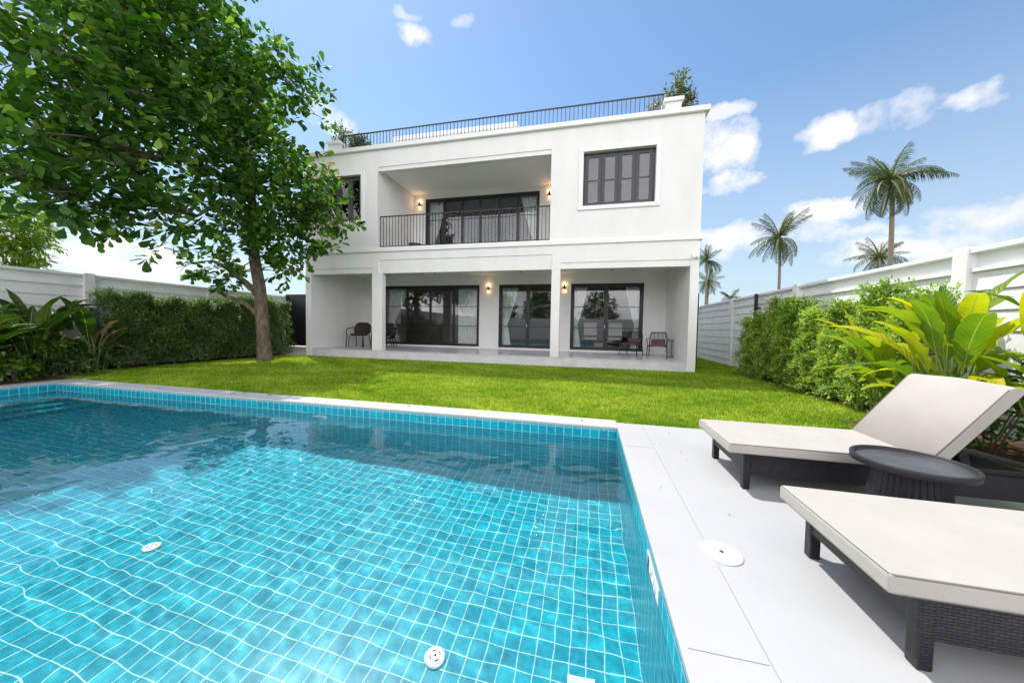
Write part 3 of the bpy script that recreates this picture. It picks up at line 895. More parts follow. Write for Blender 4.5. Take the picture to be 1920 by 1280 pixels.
# ------------------------------------------------------------------ boundary walls
def boundary(name, X, side, posts, label, z0=-.05):
    """side=+1: wall whose garden face looks to -x; posts list of y"""
    t = empty(name, (X, posts[0], 0)); tag(t, label, 'garden wall')
    f = X; b = X + side * .1
    lo, hi = min(f, b), max(f, b)
    for k in range(len(posts) - 1):
        y0, y1 = posts[k] + .11, posts[k + 1] - .11
        mb = MB()
        mb.box(min(X + side * .05, b), max(X + side * .05, b), y0, y1, z0, 2.5)   # backing
        zz = 2.23
        while zz > 0:
            z_lo = max(zz - .29, z0)
            fx = X + side * .05
            xa = X + side * .024; xb = X + side * .002
            # plank with a sloping face: its upper edge sits back, the lower edge throws a line
            n = len(mb.v)
            mb.v += [(xa, y0, zz), (xa, y1, zz), (xb, y1, z_lo + .018), (xb, y0, z_lo + .018), (fx, y0, zz), (fx, y1, zz), (fx, y1, z_lo + .018), (fx, y0, z_lo + .018)]
            for q in ((0, 1, 2, 3), (0, 4, 5, 1), (3, 2, 6, 7), (0, 3, 7, 4), (1, 5, 6, 2)): mb.f.append(tuple(n + i for i in q)); mb.smooth.append(False)
            zz -= .29
        mb.box(min(X - side * .03, X + side * .05), max(X - side * .03, X + side * .05), y0, y1, 2.23, 2.285)
        mb.build('panel', FENCE, t)
        ca, cb = X - side * .05, b + side * .03
        MB().box(min(ca, cb), max(ca, cb), y0, y1, 2.5, 2.57).build('cap', FENCE, t, bevel=.006)
    for y in posts:
        pa, pb = X - side * .07, b + side * .05
        MB().box(min(pa, pb), max(pa, pb), y - .108, y + .108, z0, 2.60).build('post', FENCE, t, bevel=.008)
    return t


boundary('boundary_wall', 5.41, 1, [-9.9, -5.85, -1.8, 2.28, 6.38, 10.47, 14.6, 18.7, 22.8], 'white precast plank wall along the right side behind the sunny hedge and yellow leaves')
boundary('boundary_wall', -13.55, -1, [-10, -5.95, -1.85, 2.25, 6.36, 9.4, 12.5], 'white precast plank wall along the left side behind the dark hedge')
# wall behind the photographer (mirrored in the doors)
t = empty('boundary_wall', (-4, -9.6, 0)); tag(t, 'white plank wall closing the garden behind the photographer, seen only mirrored in glass', 'garden wall')
mb = MB()
for k in range(8): mb.box(-13.4, 5.3, -9.6 + .0, -9.55, .0 + k * .29, .275 + k * .29)
mb.box(-13.4, 5.3, -9.7, -9.601, -.05, 2.5)
mb.build('panel', FENCE, t)

# gates
t = empty('side_gate', (-12.5, 12.45, .3)); tag(t, 'tall black steel gate on the path left of the house', 'gate')
g1 = MB()
g1.box(-13.44, -11.54, 12.45, 12.49, .34, 2.60)
g1.build('gate_panel', GATE, t)
MB().box(-13.44, -13.36, 12.40, 12.449, .29, 2.64).box(-11.62, -11.54, 12.40, 12.449, .29, 2.64).box(-13.36, -11.62, 12.40, 12.449, 2.56, 2.64).box(-13.36, -11.62, 12.40, 12.449, .34, .42).build('gate_frame', GATE, t)
t = empty('open_gate', (3.4, 11.8, 0)); tag(t, 'black gate leaf folded open against the right corner of the house', 'gate')
MB().box(3.365, 3.42, 12.0, 12.9, .1, 2.5).build('gate_leaf', GATE, t)
MB().box(3.305, 3.37, 11.7, 11.78, -.05, 2.52).build('post', GATE, t)
MB().box(3.43, 3.50, 12.75, 12.82, -.05, 2.56).build('post', GATE, t)
t = empty('gate_post', (5.26, 12.4, 0)); tag(t, 'slim black gate post with a latch standing against the right boundary wall', 'post')
MB().box(5.22, 5.30, 12.36, 12.44, -.05, 2.55).build('post_tube', GATE, t)
MB().box(5.301, 5.40, 12.38, 12.42, 2.05, 2.11).build('latch', GATE, t)

# ------------------------------------------------------------------ loungers and table
def rbox(x0, x1, y0, y1, z0, z1): return MB().box(x0, x1, y0, y1, z0, z1)


def lounger(y0, y1, label):
    X0 = 1.27; X1 = 3.22; zc = .30
    t = empty('sun_lounger', (X0, (y0 + y1) / 2, 0)); tag(t, label, 'sun lounger', 'sun loungers on the deck right of the pool')
    fr = MB()
    # aprons of woven rattan round the seat
    fr.box(X0 + .055, X1 - .055, y0 + .006, y0 + .04, .125, zc)
    fr.box(X0 + .055, X1 - .055, y1 - .04, y1 - .006, .125, zc)
    fr.box(X0 + .006, X0 + .04, y0 + .055, y1 - .055, .15, zc)
    fr.box(X1 - .04, X1 - .006, y0 + .055, y1 - .055, .15, zc)
    fr.box(X0 + .04, 2.46, y0 + .041, y1 - .041, zc - .03, zc - .004)
    fr.build('frame', RATTAN, t)
    for xx in (X0, X1 - .055):
        for yy in (y0, y1 - .055):
            MB().box(xx, xx + .055, yy, yy + .055, 0, zc).build('leg', RATTAN, t, bevel=.008)
    # seat cushion
    a, b = y0 - .03, y1 + .03
    cs = MB().box(1.145, 2.50, a, b, .302, .385).build('seat_cushion', CANVAS, t, bevel=.016, bseg=3)

    def edge(p, r=.0035): return MB().tube(p, r, 6)
    e = MB()
    for z in (.379,):
        e.tube([(1.152, b - .012, z), (1.152, a + .012, z), (1.165, a + .004, z), (2.5, a + .003, z)], .0042, 6)
        e.tube([(1.152, b - .012, .307), (1.152, a + .012, .307), (1.165, a + .004, .307), (2.5, a + .003, .307)], .003, 6)
    e.build('piping', PIPING, cs)
    # raised backrest
    ang = math.radians(53); Lb = .74
    mt = Matrix.Translation((2.50, 0, .345)) @ Matrix.Rotation(-ang, 4, 'Y')
    bc_ = MB()
    n = 14
    prof = [(0, -.035), (0, .045)] + [(Lb - .045 + .045 * math.sin(k * PI / 2 / 6), .0 + .045 * math.cos(k * PI / 2 / 6)) for k in range(7)] + [(Lb, -.02), (Lb - .02, -.038)]
    # extrude the rounded profile across the width
    base = len(bc_.v)
    for yy in (a + .012, a, b, b - .012):
        ins = .008 if yy in (a, b) else 0
        for (u, v) in prof:
            pass
    m0 = MB()
    ys = [a, a + .012, a + .03, (a + b) / 2, b - .03, b - .012, b]
    sc_ = [.86, .97, 1, 1.06, 1, .97, .86]
    P = []
    for yy, s_ in zip(ys, sc_):
        for (u, v) in prof:
            bow = .02 * (1 - ((yy - (a + b) / 2) / ((b - a) / 2)) ** 2) if u > Lb * .5 else 0
            P.append((u + bow * (u / Lb), yy, v * s_))
    m0.v = P; k = len(prof)
    for i in range(len(ys) - 1):
        for j in range(k):
            j2 = (j + 1) % k
            m0.f.append((i * k + j, i * k + j2, (i + 1) * k + j2, (i + 1) * k + j)); m0.smooth.append(True)
    m0.f.append(tuple(reversed(range(k)))); m0.smooth.append(False)
    m0.f.append(tuple((len(ys) - 1) * k + j for j in range(k))); m0.smooth.append(False)
    m0.xf(mt)
    bk_ = m0.build('back_cushion', CANVAS, t)
    e = MB().tube([(0.02, a + .006, .044), (Lb - .05, a + .006, .044), (Lb - .02, a + .008, .028)], .0035, 6)
    e.tube([(.02, b - .006, .044), (Lb - .04, b - .006, .044)], .0035, 6)
    e.xf(mt); e.build('piping', PIPING, bk_)
    # back support frame, folded struts and lower side rails
    s = MB().box(0.02, Lb - .06, y0 + .05, y1 - .05, -.062, -.041).xf(mt)
    s.box(2.60, 3.3, 0, .001, 0, .001) if False else None
    for yy in (y0 + .03, y1 - .05): s.tube([(2.56, yy, .46), (2.66, yy, .475), (3.2, yy, .345)], .02, 8)
    s.build('back_frame', RATTAN, t)
    for yy in (y0 + .02, y1 - .06):
        MB().box(2.52, X1, yy, yy + .04, zc + .0, zc + .028).build('side_rail', RATTAN, t)
    return t


lounger(3.08, 3.80, 'cream cushioned black rattan lounger with raised back, farther from the camera behind the round table')
lounger(1.57, 2.27, 'cream cushioned black rattan lounger nearest the camera at the right frame edge')

t = empty('side_table', (2.08, 2.70, 0)); tag(t, 'round charcoal tray table on a fluted black base between the two loungers', 'table')
MB().lathe([(.215, 0), (.19, .2), (.165, .435)], 2.08, 2.70, 72, False, .03, 1).build('base', TBASE, t)
MB().lathe([(.268, .436), (.282, .442), (.285, .478), (.281, .483), (.270, .484), (.266, .478), (.262, .452), (.004, .451)], 2.08, 2.70, 72).build('tray_rim', TBASE, t)
MB().lathe([(.2615, .4525), (.2612, .4565), (.258, .4575), (.004, .457)], 2.08, 2.70, 72).build('tray_surface', TRAY, t)

# ------------------------------------------------------------------ porch chairs
def slat_chair(loc, rz, label, s=1.16):
    t = empty('slatted_armchair', (0, 0, 0)); tag(t, label, 'armchair', 'slatted armchairs with mauve cushions on the porch')
    # faces -y in local space
    fr = MB().tube([(-.27, -.25, .38), (.27, -.25, .38), (.25, .25, .35), (-.25, .25, .35), (-.27, -.25, .38)], .013, 8)
    fr.build('seat_frame', IRON, t)
    for (x, y, x2, y2) in ((-.27, -.25, -.29, -.30), (.27, -.25, .29, -.30), (-.25, .25, -.27, .33), (.25, .25, .27, .33)):
        MB().tube([(x, y, .38), (x2, y2, 0)], [.017, .012], 8).build('leg', IRON, t)
    bk = MB().tube([(-.25, .24, .36), (-.245, .30, .62), (-.22, .33, .76), (-.19, .34, .78), (.19, .34, .78), (.22, .33, .76), (.245, .30, .62), (.25, .24, .36)], .018, 8)
    for k in range(11):
        x = -.2 + .04 * k
        bk.tube([(x, .25, .38), (x * .95, .335, .775)], .010, 6)
    bk.build('backrest', IRON, t)
    for sx_ in (-1, 1):
        MB().tube([(sx_ * .245, .29, .60), (sx_ * .30, .12, .585), (sx_ * .315, -.18, .56), (sx_ * .29, -.24, .52), (sx_ * .27, -.25, .38)], .012, 8).build('armrest', IRON, t)
    MB().grid(lambda u, v: (-.25 + .5 * u, -.26 + .5 * v, .405 + .02 * math.sin(PI * u) - .03 * math.sin(PI * v)), 10, 10).build('seat_cushion', MAUVE, t).modifiers.new('s', 'SOLIDIFY').thickness = .045
    o = MB().box(-.21, .21, -.03, .03, 0, .15).build('back_cushion', MAUVE, t, bevel=.03, bseg=3)
    o.location = (0, .23, .43); o.rotation_euler = (-.22, 0, 0)
    t.location = loc; t.rotation_euler = (0, 0, rz); t.scale = (s, s, s)
    return t


c0 = slat_chair((2.42, 12.95, FZ), math.radians(-14), 'slatted armchair with mauve cushions nearest the right end of the porch')
c1 = copy_tree(c0, loc=(1.58, 13.45, FZ), rz=math.radians(-28)); c1['label'] = 'slatted armchair with mauve cushions in front of the right hand glass door'
c2 = copy_tree(c0, loc=(-9.02, 13.45, FZ), rz=math.radians(-75)); c2['label'] = 'slatted armchair with mauve cushion half hidden behind the left porch column'


def wicker_chair(loc, rz, label, s=1.32):
    t = empty('wicker_armchair', (0, 0, 0)); tag(t, label, 'armchair', 'dark wicker armchairs at the left end of the porch')
    def back(u, v):
        a = (u - .5) * 2
        z = .45 + .40 * v
        wdt = .30 * math.sqrt(max(.02, 1 - (abs(v - .45) / .62) ** 2.6))
        return (a * wdt, .24 + .09 * v - .09 * a * a, z - .03 * a * a * v)
    MB().grid(back, 16, 12).build('backrest', WICK, t).modifiers.new('s', 'SOLIDIFY').thickness = .03
    MB().lathe([(.02, .385), (.25, .385), (.285, .41), (.285, .435), (.26, .455), (.02, .45)], 0, -.02, 28).build('seat', WICK, t)
    for sx_ in (-1, 1):
        MB().tube([(sx_ * .25, .27, .68), (sx_ * .34, .12, .66), (sx_ * .36, -.12, .62), (sx_ * .34, -.24, .55), (sx_ * .29, -.27, .40), (sx_ * .31, -.29, .0)], .017, 8).build('armrest', WICK, t)
        MB().tube([(sx_ * .24, .2, .42), (sx_ * .27, .28, 0)], .015, 8).build('leg', WICK, t)
        MB().tube([(sx_ * .24, -.2, .40), (sx_ * .25, -.25, 0)], .013, 8).build('leg', WICK, t)
    t.location = loc; t.rotation_euler = (0, 0, rz); t.scale = (s, s, s)
    return t


w0 = wicker_chair((-10.3, 13.3, FZ), math.radians(8), 'dark wicker armchair standing free at the left end of the porch')
w1 = copy_tree(w0, loc=(-9.35, 13.7, FZ), rz=math.radians(-30)); w1['label'] = 'dark wicker armchair whose arm shows left of the porch column'
t = empty('side_stand', (2.98, 13.35, FZ)); tag(t, 'small dark stand at the right end of the porch beside the armchair', 'stand')
MB().tube([(2.98, 13.35, FZ), (2.98, 13.35, FZ + .60)], .012, 8).lathe([(.11, FZ), (.11, FZ + .012), (.01, FZ + .014)], 2.98, 13.35, 20).build('pole', IRON, t)
MB().box(2.9, 3.04, 13.28, 13.42, FZ + .60, FZ + .635).build('top', IRON, t, bevel=.006)
# balcony objects
t = empty('planter_bowl', (-7.05, 12.05, 4.36)); tag(t, 'low black bowl on the balcony floor behind the railing', 'bowl')
MB().lathe([(.16, 4.361), (.24, 4.40), (.27, 4.52), (.25, 4.52), (.2, 4.46), (.01, 4.45)], -6.75, 11.98, 28).build('bowl', DPLAST, t)
MB().lathe([(.18, 4.455), (.12, 4.51), (.01, 4.53)], -6.75, 11.98, 18).build('soil', SOIL, t)
o = MB().grid(lambda u, v: (-6.4 + 2.1 * u, 11.88 + .35 * v, 4.385 + .03 * math.sin(u * 13) * math.sin(v * 5 + 1) + .05 * (1 - u)), 40, 8).build('dark_mat', DPLAST)
sm = o.modifiers.new('s', 'SOLIDIFY'); sm.thickness = .02
tag(o, 'long rumpled dark mat lying along the balcony railing', 'mat')


# ------------------------------------------------------------------ vegetation generators
def rand_dirs(n): 
    v = RNG.normal(size=(n, 3)); return v / np.linalg.norm(v, axis=1, keepdims=True)


def foliage_cloud(name, blobs, per_m3, leaf, mat, parent, tmpl=LT_OB, wid=1., droop=.35, tw=9, shell=.45, ranges=(.75, 1.25), tint_top=.0, wind=(0, 0, 0)):
    """blobs: (x,y,z,r). twigs spread in each blob, each with a rosette of leaves"""
    Ps = []; Ds = []; Ns = []
    for (x, y, z, r) in blobs:
        nt_ = max(4, int(per_m3 * r ** 2.2))
        d = rand_dirs(nt_)
        rad = r * (shell + (1 - shell) * RNG.random(nt_) ** .6) * (1 + .18 * np.sin(d[:, 0] * 5 + x) * np.cos(d[:, 2] * 6 + y))
        c = np.array([x, y, z]) + d * rad[:, None] * np.array([1, 1, .86])
        out = d * .7 + RNG.normal(size=(nt_, 3)) * .5 + np.array([0, 0, .25]) + np.array(wind)
        out /= np.linalg.norm(out, axis=1, keepdims=True)
        k = tw
        c = np.repeat(c, k, 0); o = np.repeat(out, k, 0)
        # leaves set along the twig and turned round it
        tpos = np.tile(np.linspace(0, 1, k), nt_)
        perp = RNG.normal(size=(len(c), 3)); perp -= o * (perp * o).sum(1, keepdims=True); perp /= np.linalg.norm(perp, axis=1, keepdims=True)
        base = c + o * (tpos[:, None] * leaf * 2.0) + perp * .01
        dirn = o * (.45 + .5 * tpos[:, None]) + perp * .9 + np.array([0, 0, -droop])
        nn = np.array([0, 0, 1.]) + .5 * RNG.normal(size=(len(c), 3))
        Ps.append(base); Ds.append(dirn); Ns.append(nn)
    P = np.concatenate(Ps); D_ = np.concatenate(Ds); Nn = np.concatenate(Ns)
    n = len(P)
    size = leaf * (ranges[0] + (ranges[1] - ranges[0]) * RNG.random(n))
    clump = np.sin(P[:, 0] * 2.3 + 1.1 * np.sin(P[:, 2] * 2)) * np.sin(P[:, 1] * 2.7 + P[:, 2] * 1.9)
    tint_ = np.clip(.42 + .16 * clump + .22 * RNG.normal(size=n) + tint_top, 0, 1)
    return leaves(name, P, D_, Nn, size, tint_, mat, parent, tmpl, wid)


# main tree
T1 = empty('broadleaf_tree', (-11.3, 9.53, 0))
tag(T1, 'large spreading broadleaf tree on the lawn left of the house, its crown over the pool', 'tree')
BL = [(-11.78, 4.6, 6.61, 0.89), (-11.18, 5.0, 7.09, 0.86), (-10.82, 4.4, 5.6, 0.84), (-10.73, 5.0, 5.97, 0.91), (-12.94, 5.0, 7.8, 0.3), (-11.63, 6.0, 8.53, 0.98), (-11.7, 7.0, 9.68, 1.02), (-11.53, 8.0, 10.37, 0.88), (-11.13, 6.0, 7.43, 1.11), (-11.15, 7.0, 8.32, 1.16), (-10.83, 8.0, 9.02, 1.03), (-10.63, 9.0, 9.74, 0.78), (-10.2, 9.2, 10.5, 0.42), (-10.26, 8.5, 8.18, 1.16), (-9.78, 9.6, 9.36, 0.72), (-9.53, 10.0, 8.61, 0.4), (-10.81, 7.6, 7.52, 1.23), (-10.78, 6.4, 6.56, 1.15), (-10.86, 5.6, 5.9, 1.05), (-10.67, 4.8, 4.97, 0.7), (-10.11, 3.9, 3.87, 0.42), (-9.97, 4.2, 3.7, 0.45), (-10.65, 5.0, 4.23, 0.8), (-10.48, 5.6, 4.65, 1.0), (-10.45, 6.4, 5.27, 1.08), (-10.46, 7.4, 6.03, 1.13), (-10.17, 8.4, 6.5, 0.99), (-9.81, 9.0, 7.19, 0.5), (-10.91, 4.8, 3.5, 0.3), (-10.59, 5.2, 3.67, 0.36), (-10.01, 5.6, 3.65, 0.5), (-10.13, 6.4, 4.11, 0.58), (-9.87, 5.8, 3.07, 0.26), (-10.3, 7.4, 4.54, 0.8), (-10.19, 8.4, 5.21, 0.99), (-9.5, 9.0, 5.38, .85), (-8.74, 9.6, 5.2, 0.58), (-8.24, 10.0, 4.85, 0.33), (-8.98, 9.4, 4.46, 0.75), (-10.06, 9.0, 4.22, 0.8), (-11.05, 8.4, 4.1, 0.55), (-8.48, 9.3, 3.8, 0.3), (-11.2, 9.4, 3.65, 0.45), (-12.24, 8.6, 3.16, 0.6), (-12.79, 8.2, 3.15, 0.36), (-11.87, 9.0, 2.86, 0.36), (-10.72, 10.0, 3.19, 0.48), (-12.08, 8.8, 2.45, 0.2), (-12.71, 6.0, 10.15, 1.47), (-12.9, 7.5, 11.77, 1.4), (-13.12, 9.0, 13.06, 1.2), (-14.41, 8.0, 13.2, 1.9), (-13.35, 5.5, 9.53, 0.9), (-15.0, 10.5, 12.34, 1.49), (-13.93, 11.0, 10.43, 1.5), (-15.3, 9.5, 10.5, 1.6), (-13.4, 11.2, 8.4, 1.3), (-10.73, 10.5, 6.83, 0.6), (-8.9, 9.3, 5.0, .8), (-9.5, 9.2, 4.4, .6), (-8.3, 9.6, 4.5, .45), (-9.2, 9.4, 6.2, .7), (-10.0, 9.4, 3.7, .5), (-11.5, 9.7, 4.3, .7), (-11.0, 9.9, 5.0, .8), (-11.6, 8.7, 3.5, .5), (-11.2, 10.1, 3.4, .45), (-10.11, 3.9, 3.95, .5), (-10.0, 4.3, 3.55, .45), (-10.3, 4.6, 3.6, .45), (-10.5, 5.1, 3.8, .5), (-10.1, 3.6, 4.5, .5), (-10.6, 4.3, 4.6, .6)]
foliage_cloud('crown', [(a, b, c, d * .92) for a, b, c, d in BL], 43, .245, TREE_L, T1, LT_OB, 1.05, .28, 12, .5, (.65, 1.25), -.04, (-.2, -.1, .1))
yl = foliage_cloud('yellowing_leaves', [(-8.9, 9.7, 6.3, .25), (-10.3, 9.2, 10.1, .25), (-11.9, 5.6, 8.0, .2), (-11.0, 6.6, 3.9, .12)], 40, .17, leaf_mat('yellow leaf', (.3, .22, .03), (.42, .30, .05), (.5, .25, .06)), T1, LT_OB, 1., .4, 6)
trk = MB()
pts = [(-11.25, 9.53, -.05), (-11.27, 9.53, .15), (-11.30, 9.53, .7), (-11.35, 9.53, 1.43), (-11.41, 9.5, 2.56), (-11.49, 9.4, 3.47), (-11.45, 9.3, 4.3), (-11.2, 9.1, 5.4), (-11.2, 8.8, 6.6), (-11.4, 8.4, 8.0), (-11.8, 8.1, 9.6), (-12.2, 8.0, 11.2)]
trk.tube(pts, [.31, .235, .21, .20, .185, .17, .15, .13, .11, .09, .06, .035], 14)
trk.build('trunk', BARK, T1)
br_ = MB()


def limb(p0, p1, r0, r1=.02, sag=.3, seg=6):
    p0 = Vector(p0); p1 = Vector(p1); L_ = (p1 - p0).length
    P = []
    for i in range(seg + 1):
        t_ = i / seg
        p = p0.lerp(p1, t_) + Vector((0, 0, sag * L_ * .35 * math.sin(PI * t_)))
        p += Vector((mnoise.noise(p * .9), mnoise.noise(p * .9 + Vector((5, 5, 5))), 0)) * .16 * math.sin(PI * t_) * min(1, L_ / 2)
        P.append(p)
    br_.tube(P, [r0 + (r1 - r0) * (i / seg) ** .8 for i in range(seg + 1)], 7)
    return P


main = [((-11.36, 9.5, 2.18), (-12.24, 8.6, 3.34), .13, .05), ((-11.34, 9.5, 1.43), (-12.0, 8.8, 2.2), .10, .055), ((-11.47, 9.3, 4.0), (-10.2, 8.4, 5.4), .13, .05), ((-11.3, 9.2, 5.0), (-9.2, 9.2, 5.3), .11, .035),
        ((-11.2, 9.1, 5.4), (-10.6, 6.2, 5.4), .13, .05), ((-11.2, 8.8, 6.6), (-10.8, 5.4, 6.6), .12, .045), ((-11.3, 8.6, 7.2), (-11.4, 4.8, 7.0), .11, .035), ((-11.4, 8.4, 8.0), (-10.0, 9.2, 9.4), .09, .03),
        ((-11.4, 8.4, 8.0), (-11.6, 6.2, 9.2), .09, .03), ((-11.8, 8.1, 9.6), (-14.2, 8.2, 12.6), .08, .03), ((-11.2, 9.0, 6.0), (-13.6, 11.0, 9.0), .11, .035), ((-11.3, 9.2, 5.0), (-10.5, 7.0, 4.2), .09, .03)]
ends = []
for a, b, r0, r1 in main:
    P = limb(a, b, r0, r1, .35); ends += [(p, r1) for p in P[3:]]
for (x, y, z, r) in BL:
    p = Vector((x, y, z)); e = min(ends, key=lambda q: (q[0] - p).length)
    if (e[0] - p).length > .3:
        limb(e[0], p, .028, .01, .2, 5)
    for k in range(3):
        dd = Vector((random.uniform(-1, 1), random.uniform(-1, 1), random.uniform(-.6, 1))).normalized() * r * .8
        limb(p, p + dd, .012, .005, .1, 3)
br_.build('branch', BARK, T1)
# broken grey stub
MB().tube([(-12.0, 8.8, 2.2), (-12.12, 8.7, 2.33)], [.06, .05], 8).build('cut_stub', SOIL, T1)

# bright tree beyond the left wall
T2 = empty('broadleaf_tree', (-37.0, 14, 0)); tag(T2, 'bright green tree beyond the left wall at the left frame edge', 'tree')
foliage_cloud('crown', [(-36.3, 14, 6.9, 1.1), (-37.6, 14.2, 7.6, 1.5), (-35.6, 13.8, 6.6, .5), (-36.6, 13.7, 5.6, .8), (-37.8, 14, 5.2, 1.2), (-35.7, 13.9, 5.35, .45), (-37, 14, 4.2, 1.2), (-39, 14.5, 7.5, 2)], 42, .42, TREE_B, T2, LT_EL, .8, .5, 8)
MB().tube([(-37.6, 14.2, -.05), (-37.5, 14.2, 3), (-37.2, 14.1, 6)], [.3, .2, .08], 8).build('trunk', BARK, T2)


# hedges
def hedge(name, x0, x1, y0, y1, top, n, leaf, mat, label, face, gaps=.25, bump_top=.35):
    t = empty(name, ((x0 + x1) / 2, (y0 + y1) / 2, 0)); tag(t, label, 'hedge')
    tb = RNG.random(n)
    y = y0 + (y1 - y0) * RNG.random(n)
    hx = (x0 + x1) / 2; hw = (x1 - x0) / 2
    # column modulation: shrubs every .75 m
    ph = (y - y0) / .78
    shr = .5 + .5 * np.cos(2 * PI * ph)
    jit = np.sin(np.floor(ph + .5) * 12.9) * .5 + .5
    ht = top(y) * (1 - bump_top * .30 * (1 - shr)) * (.86 + .2 * jit) + .0
    z = .04 + (ht - .04) * tb ** .82
    taper = np.clip(1.15 - (z / ht) ** 2.2 * (.55 + bump_top * .5), .15, 1) * (.74 + .26 * shr)
    sgn = np.where(RNG.random(n) < .72, face, -face)
    depth = 1 - .5 * RNG.random(n) ** 1.5
    wob = .85 + .30 * np.sin(y * 6.1 + z * 5) * np.cos(z * 7.3 + y * 2.2)
    x = hx + sgn * hw * taper * depth * wob
    topm = RNG.random(n) < .25
    x = np.where(topm, hx + hw * .8 * (RNG.random(n) * 2 - 1) * (.4 + .6 * shr), x)
    z = np.where(topm, ht * (.85 + .17 * RNG.random(n)), z)
    c = np.stack([x, y, z], 1)
    o = np.stack([sgn * .7 + .35 * RNG.normal(size=n), .55 * RNG.normal(size=n), .55 + .35 * RNG.normal(size=n)], 1)
    o /= np.linalg.norm(o, axis=1, keepdims=True)
    k = 7
    c = np.repeat(c, k, 0); oo = np.repeat(o, k, 0); tp = np.tile(np.linspace(0, 1, k), n)
    perp = RNG.normal(size=(len(c), 3)); perp -= oo * (perp * oo).sum(1, keepdims=True); perp /= np.linalg.norm(perp, axis=1, keepdims=True)
    P = c + oo * tp[:, None] * leaf * 2.2
    D_ = oo * (.4 + .6 * tp[:, None]) + perp * .8
    nn = oo * .7 + np.array([0, 0, .7]) + .3 * RNG.normal(size=c.shape)
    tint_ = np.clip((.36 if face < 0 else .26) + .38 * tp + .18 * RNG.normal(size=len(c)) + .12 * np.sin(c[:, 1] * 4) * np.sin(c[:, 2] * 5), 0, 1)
    leaves('foliage', P, D_, nn, leaf * (.7 + .5 * RNG.random(len(c))), tint_, mat, t, LT_EL, 1.15)
    st = MB()
    yy = y0 + .2
    while yy < y1:
        for q in range(3):
            xx = hx + random.uniform(-.25, .25) * hw
            st.tube([(xx, yy, -.03), (xx + random.uniform(-.1, .1), yy + random.uniform(-.15, .15), .5), (xx + random.uniform(-.15, .15), yy + random.uniform(-.25, .25), 1.45)], [.02, .015, .006], 5)
        yy += .39
    st.build('stems', BARK, t)
    return t


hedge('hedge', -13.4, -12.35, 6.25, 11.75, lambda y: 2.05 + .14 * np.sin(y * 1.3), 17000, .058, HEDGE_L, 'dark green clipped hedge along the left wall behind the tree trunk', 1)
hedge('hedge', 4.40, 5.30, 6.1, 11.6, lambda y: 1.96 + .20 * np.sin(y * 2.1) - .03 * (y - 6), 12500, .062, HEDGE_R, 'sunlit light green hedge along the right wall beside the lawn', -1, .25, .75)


# paddle leaf
def paddle(L_, W_, bend, fold, stalk, name='leaf', seg=12):
    """leaf in local space: rises along +z leaning to +x, returns mesh"""
    me = bpy.data.meshes.new(name)
    V = []; UVv = []
    # midrib arc
    p = Vector((0, 0, 0)); ang = bend[0]
    pts = [p.copy()]; angs = [ang]
    n = seg
    for i in range(n):
        f = (i + .5) / n
        an = bend[0] + (bend[1] - bend[0]) * f ** 1.3
        p = p + Vector((math.sin(an), 0, math.cos(an))) * (L_ / n); pts.append(p.copy()); angs.append(an)
    for i in range(n + 1):
        f = i / n
        wv_ = W_ * .5 * (math.sin(PI * min(1, f * 1.0) ** .85) ** .75 if 0 < f < 1 else 0) + .004
        nrm = Vector((-math.cos(angs[i]), 0, math.sin(angs[i])))
        rip = .018 * math.sin(f * 23) + .012 * math.sin(f * 41 + 1)
        for s_, fr in ((-1, 1), (-1, .5), (0, 0), (1, .5), (1, 1)):
            q = pts[i] + Vector((0, s_ * wv_ * fr * math.cos(fold), 0)) + nrm * (wv_ * fr * math.sin(fold) + (rip * fr * (1 if s_ > 0 else -.7)) * (wv_ / (W_ * .5)))
            V.append(q); UVv.append((f * L_, s_ * fr))
    fs = []
    for i in range(n):
        for j in range(4):
            a = i * 5 + j
            fs.append((a, a + 1, a + 6, a + 5))
    # stalk
    b = len(V)
    q0 = Vector((-math.sin(bend[0]) * stalk * .6, 0, -stalk)); 
    mb = MB(); mb.tube([q0, q0 * .5 + Vector((-.02 * stalk, 0, 0)), (0, 0, 0), pts[3] - Vector((0, 0, .004))], [.013, .010, .008, .004], 6)
    V += [Vector(v) for v in mb.v]; fs += [tuple(b + i for i in f) for f in mb.f]; UVv += [(0, 0)] * len(mb.v)
    me.from_pydata([tuple(v) for v in V], [], fs)
    ul = me.uv_layers.new(name='UVMap')
    for lp in me.loops: ul.data[lp.index].uv = UVv[lp.vertex_index]
    me.polygons.foreach_set('use_smooth', [True] * len(me.polygons))
    me.update()
    return me


def paddle_set(mat, wf=1.):
    S = []
    for (L_, W_, b0, b1, fo, stl) in ((.95, .20, .15, .9, .35, .55), (.9, .19, .35, 1.4, .3, .5), (1.0, .21, .55, 1.6, .35, .4), (.8, .20, .8, 2.2, .25, .4), (.95, .19, .05, .45, .5, .6), (.7, .17, 1.0, 2.5, .2, .35)):
        me = paddle(L_, W_ * wf, (b0, b1), fo, stl); me.materials.append(mat); S.append((me, stl))
    return S


SET_Y = paddle_set(PAD_Y); SET_D = paddle_set(PAD_D, 1.45); SET_B = paddle_set(PAD_B)


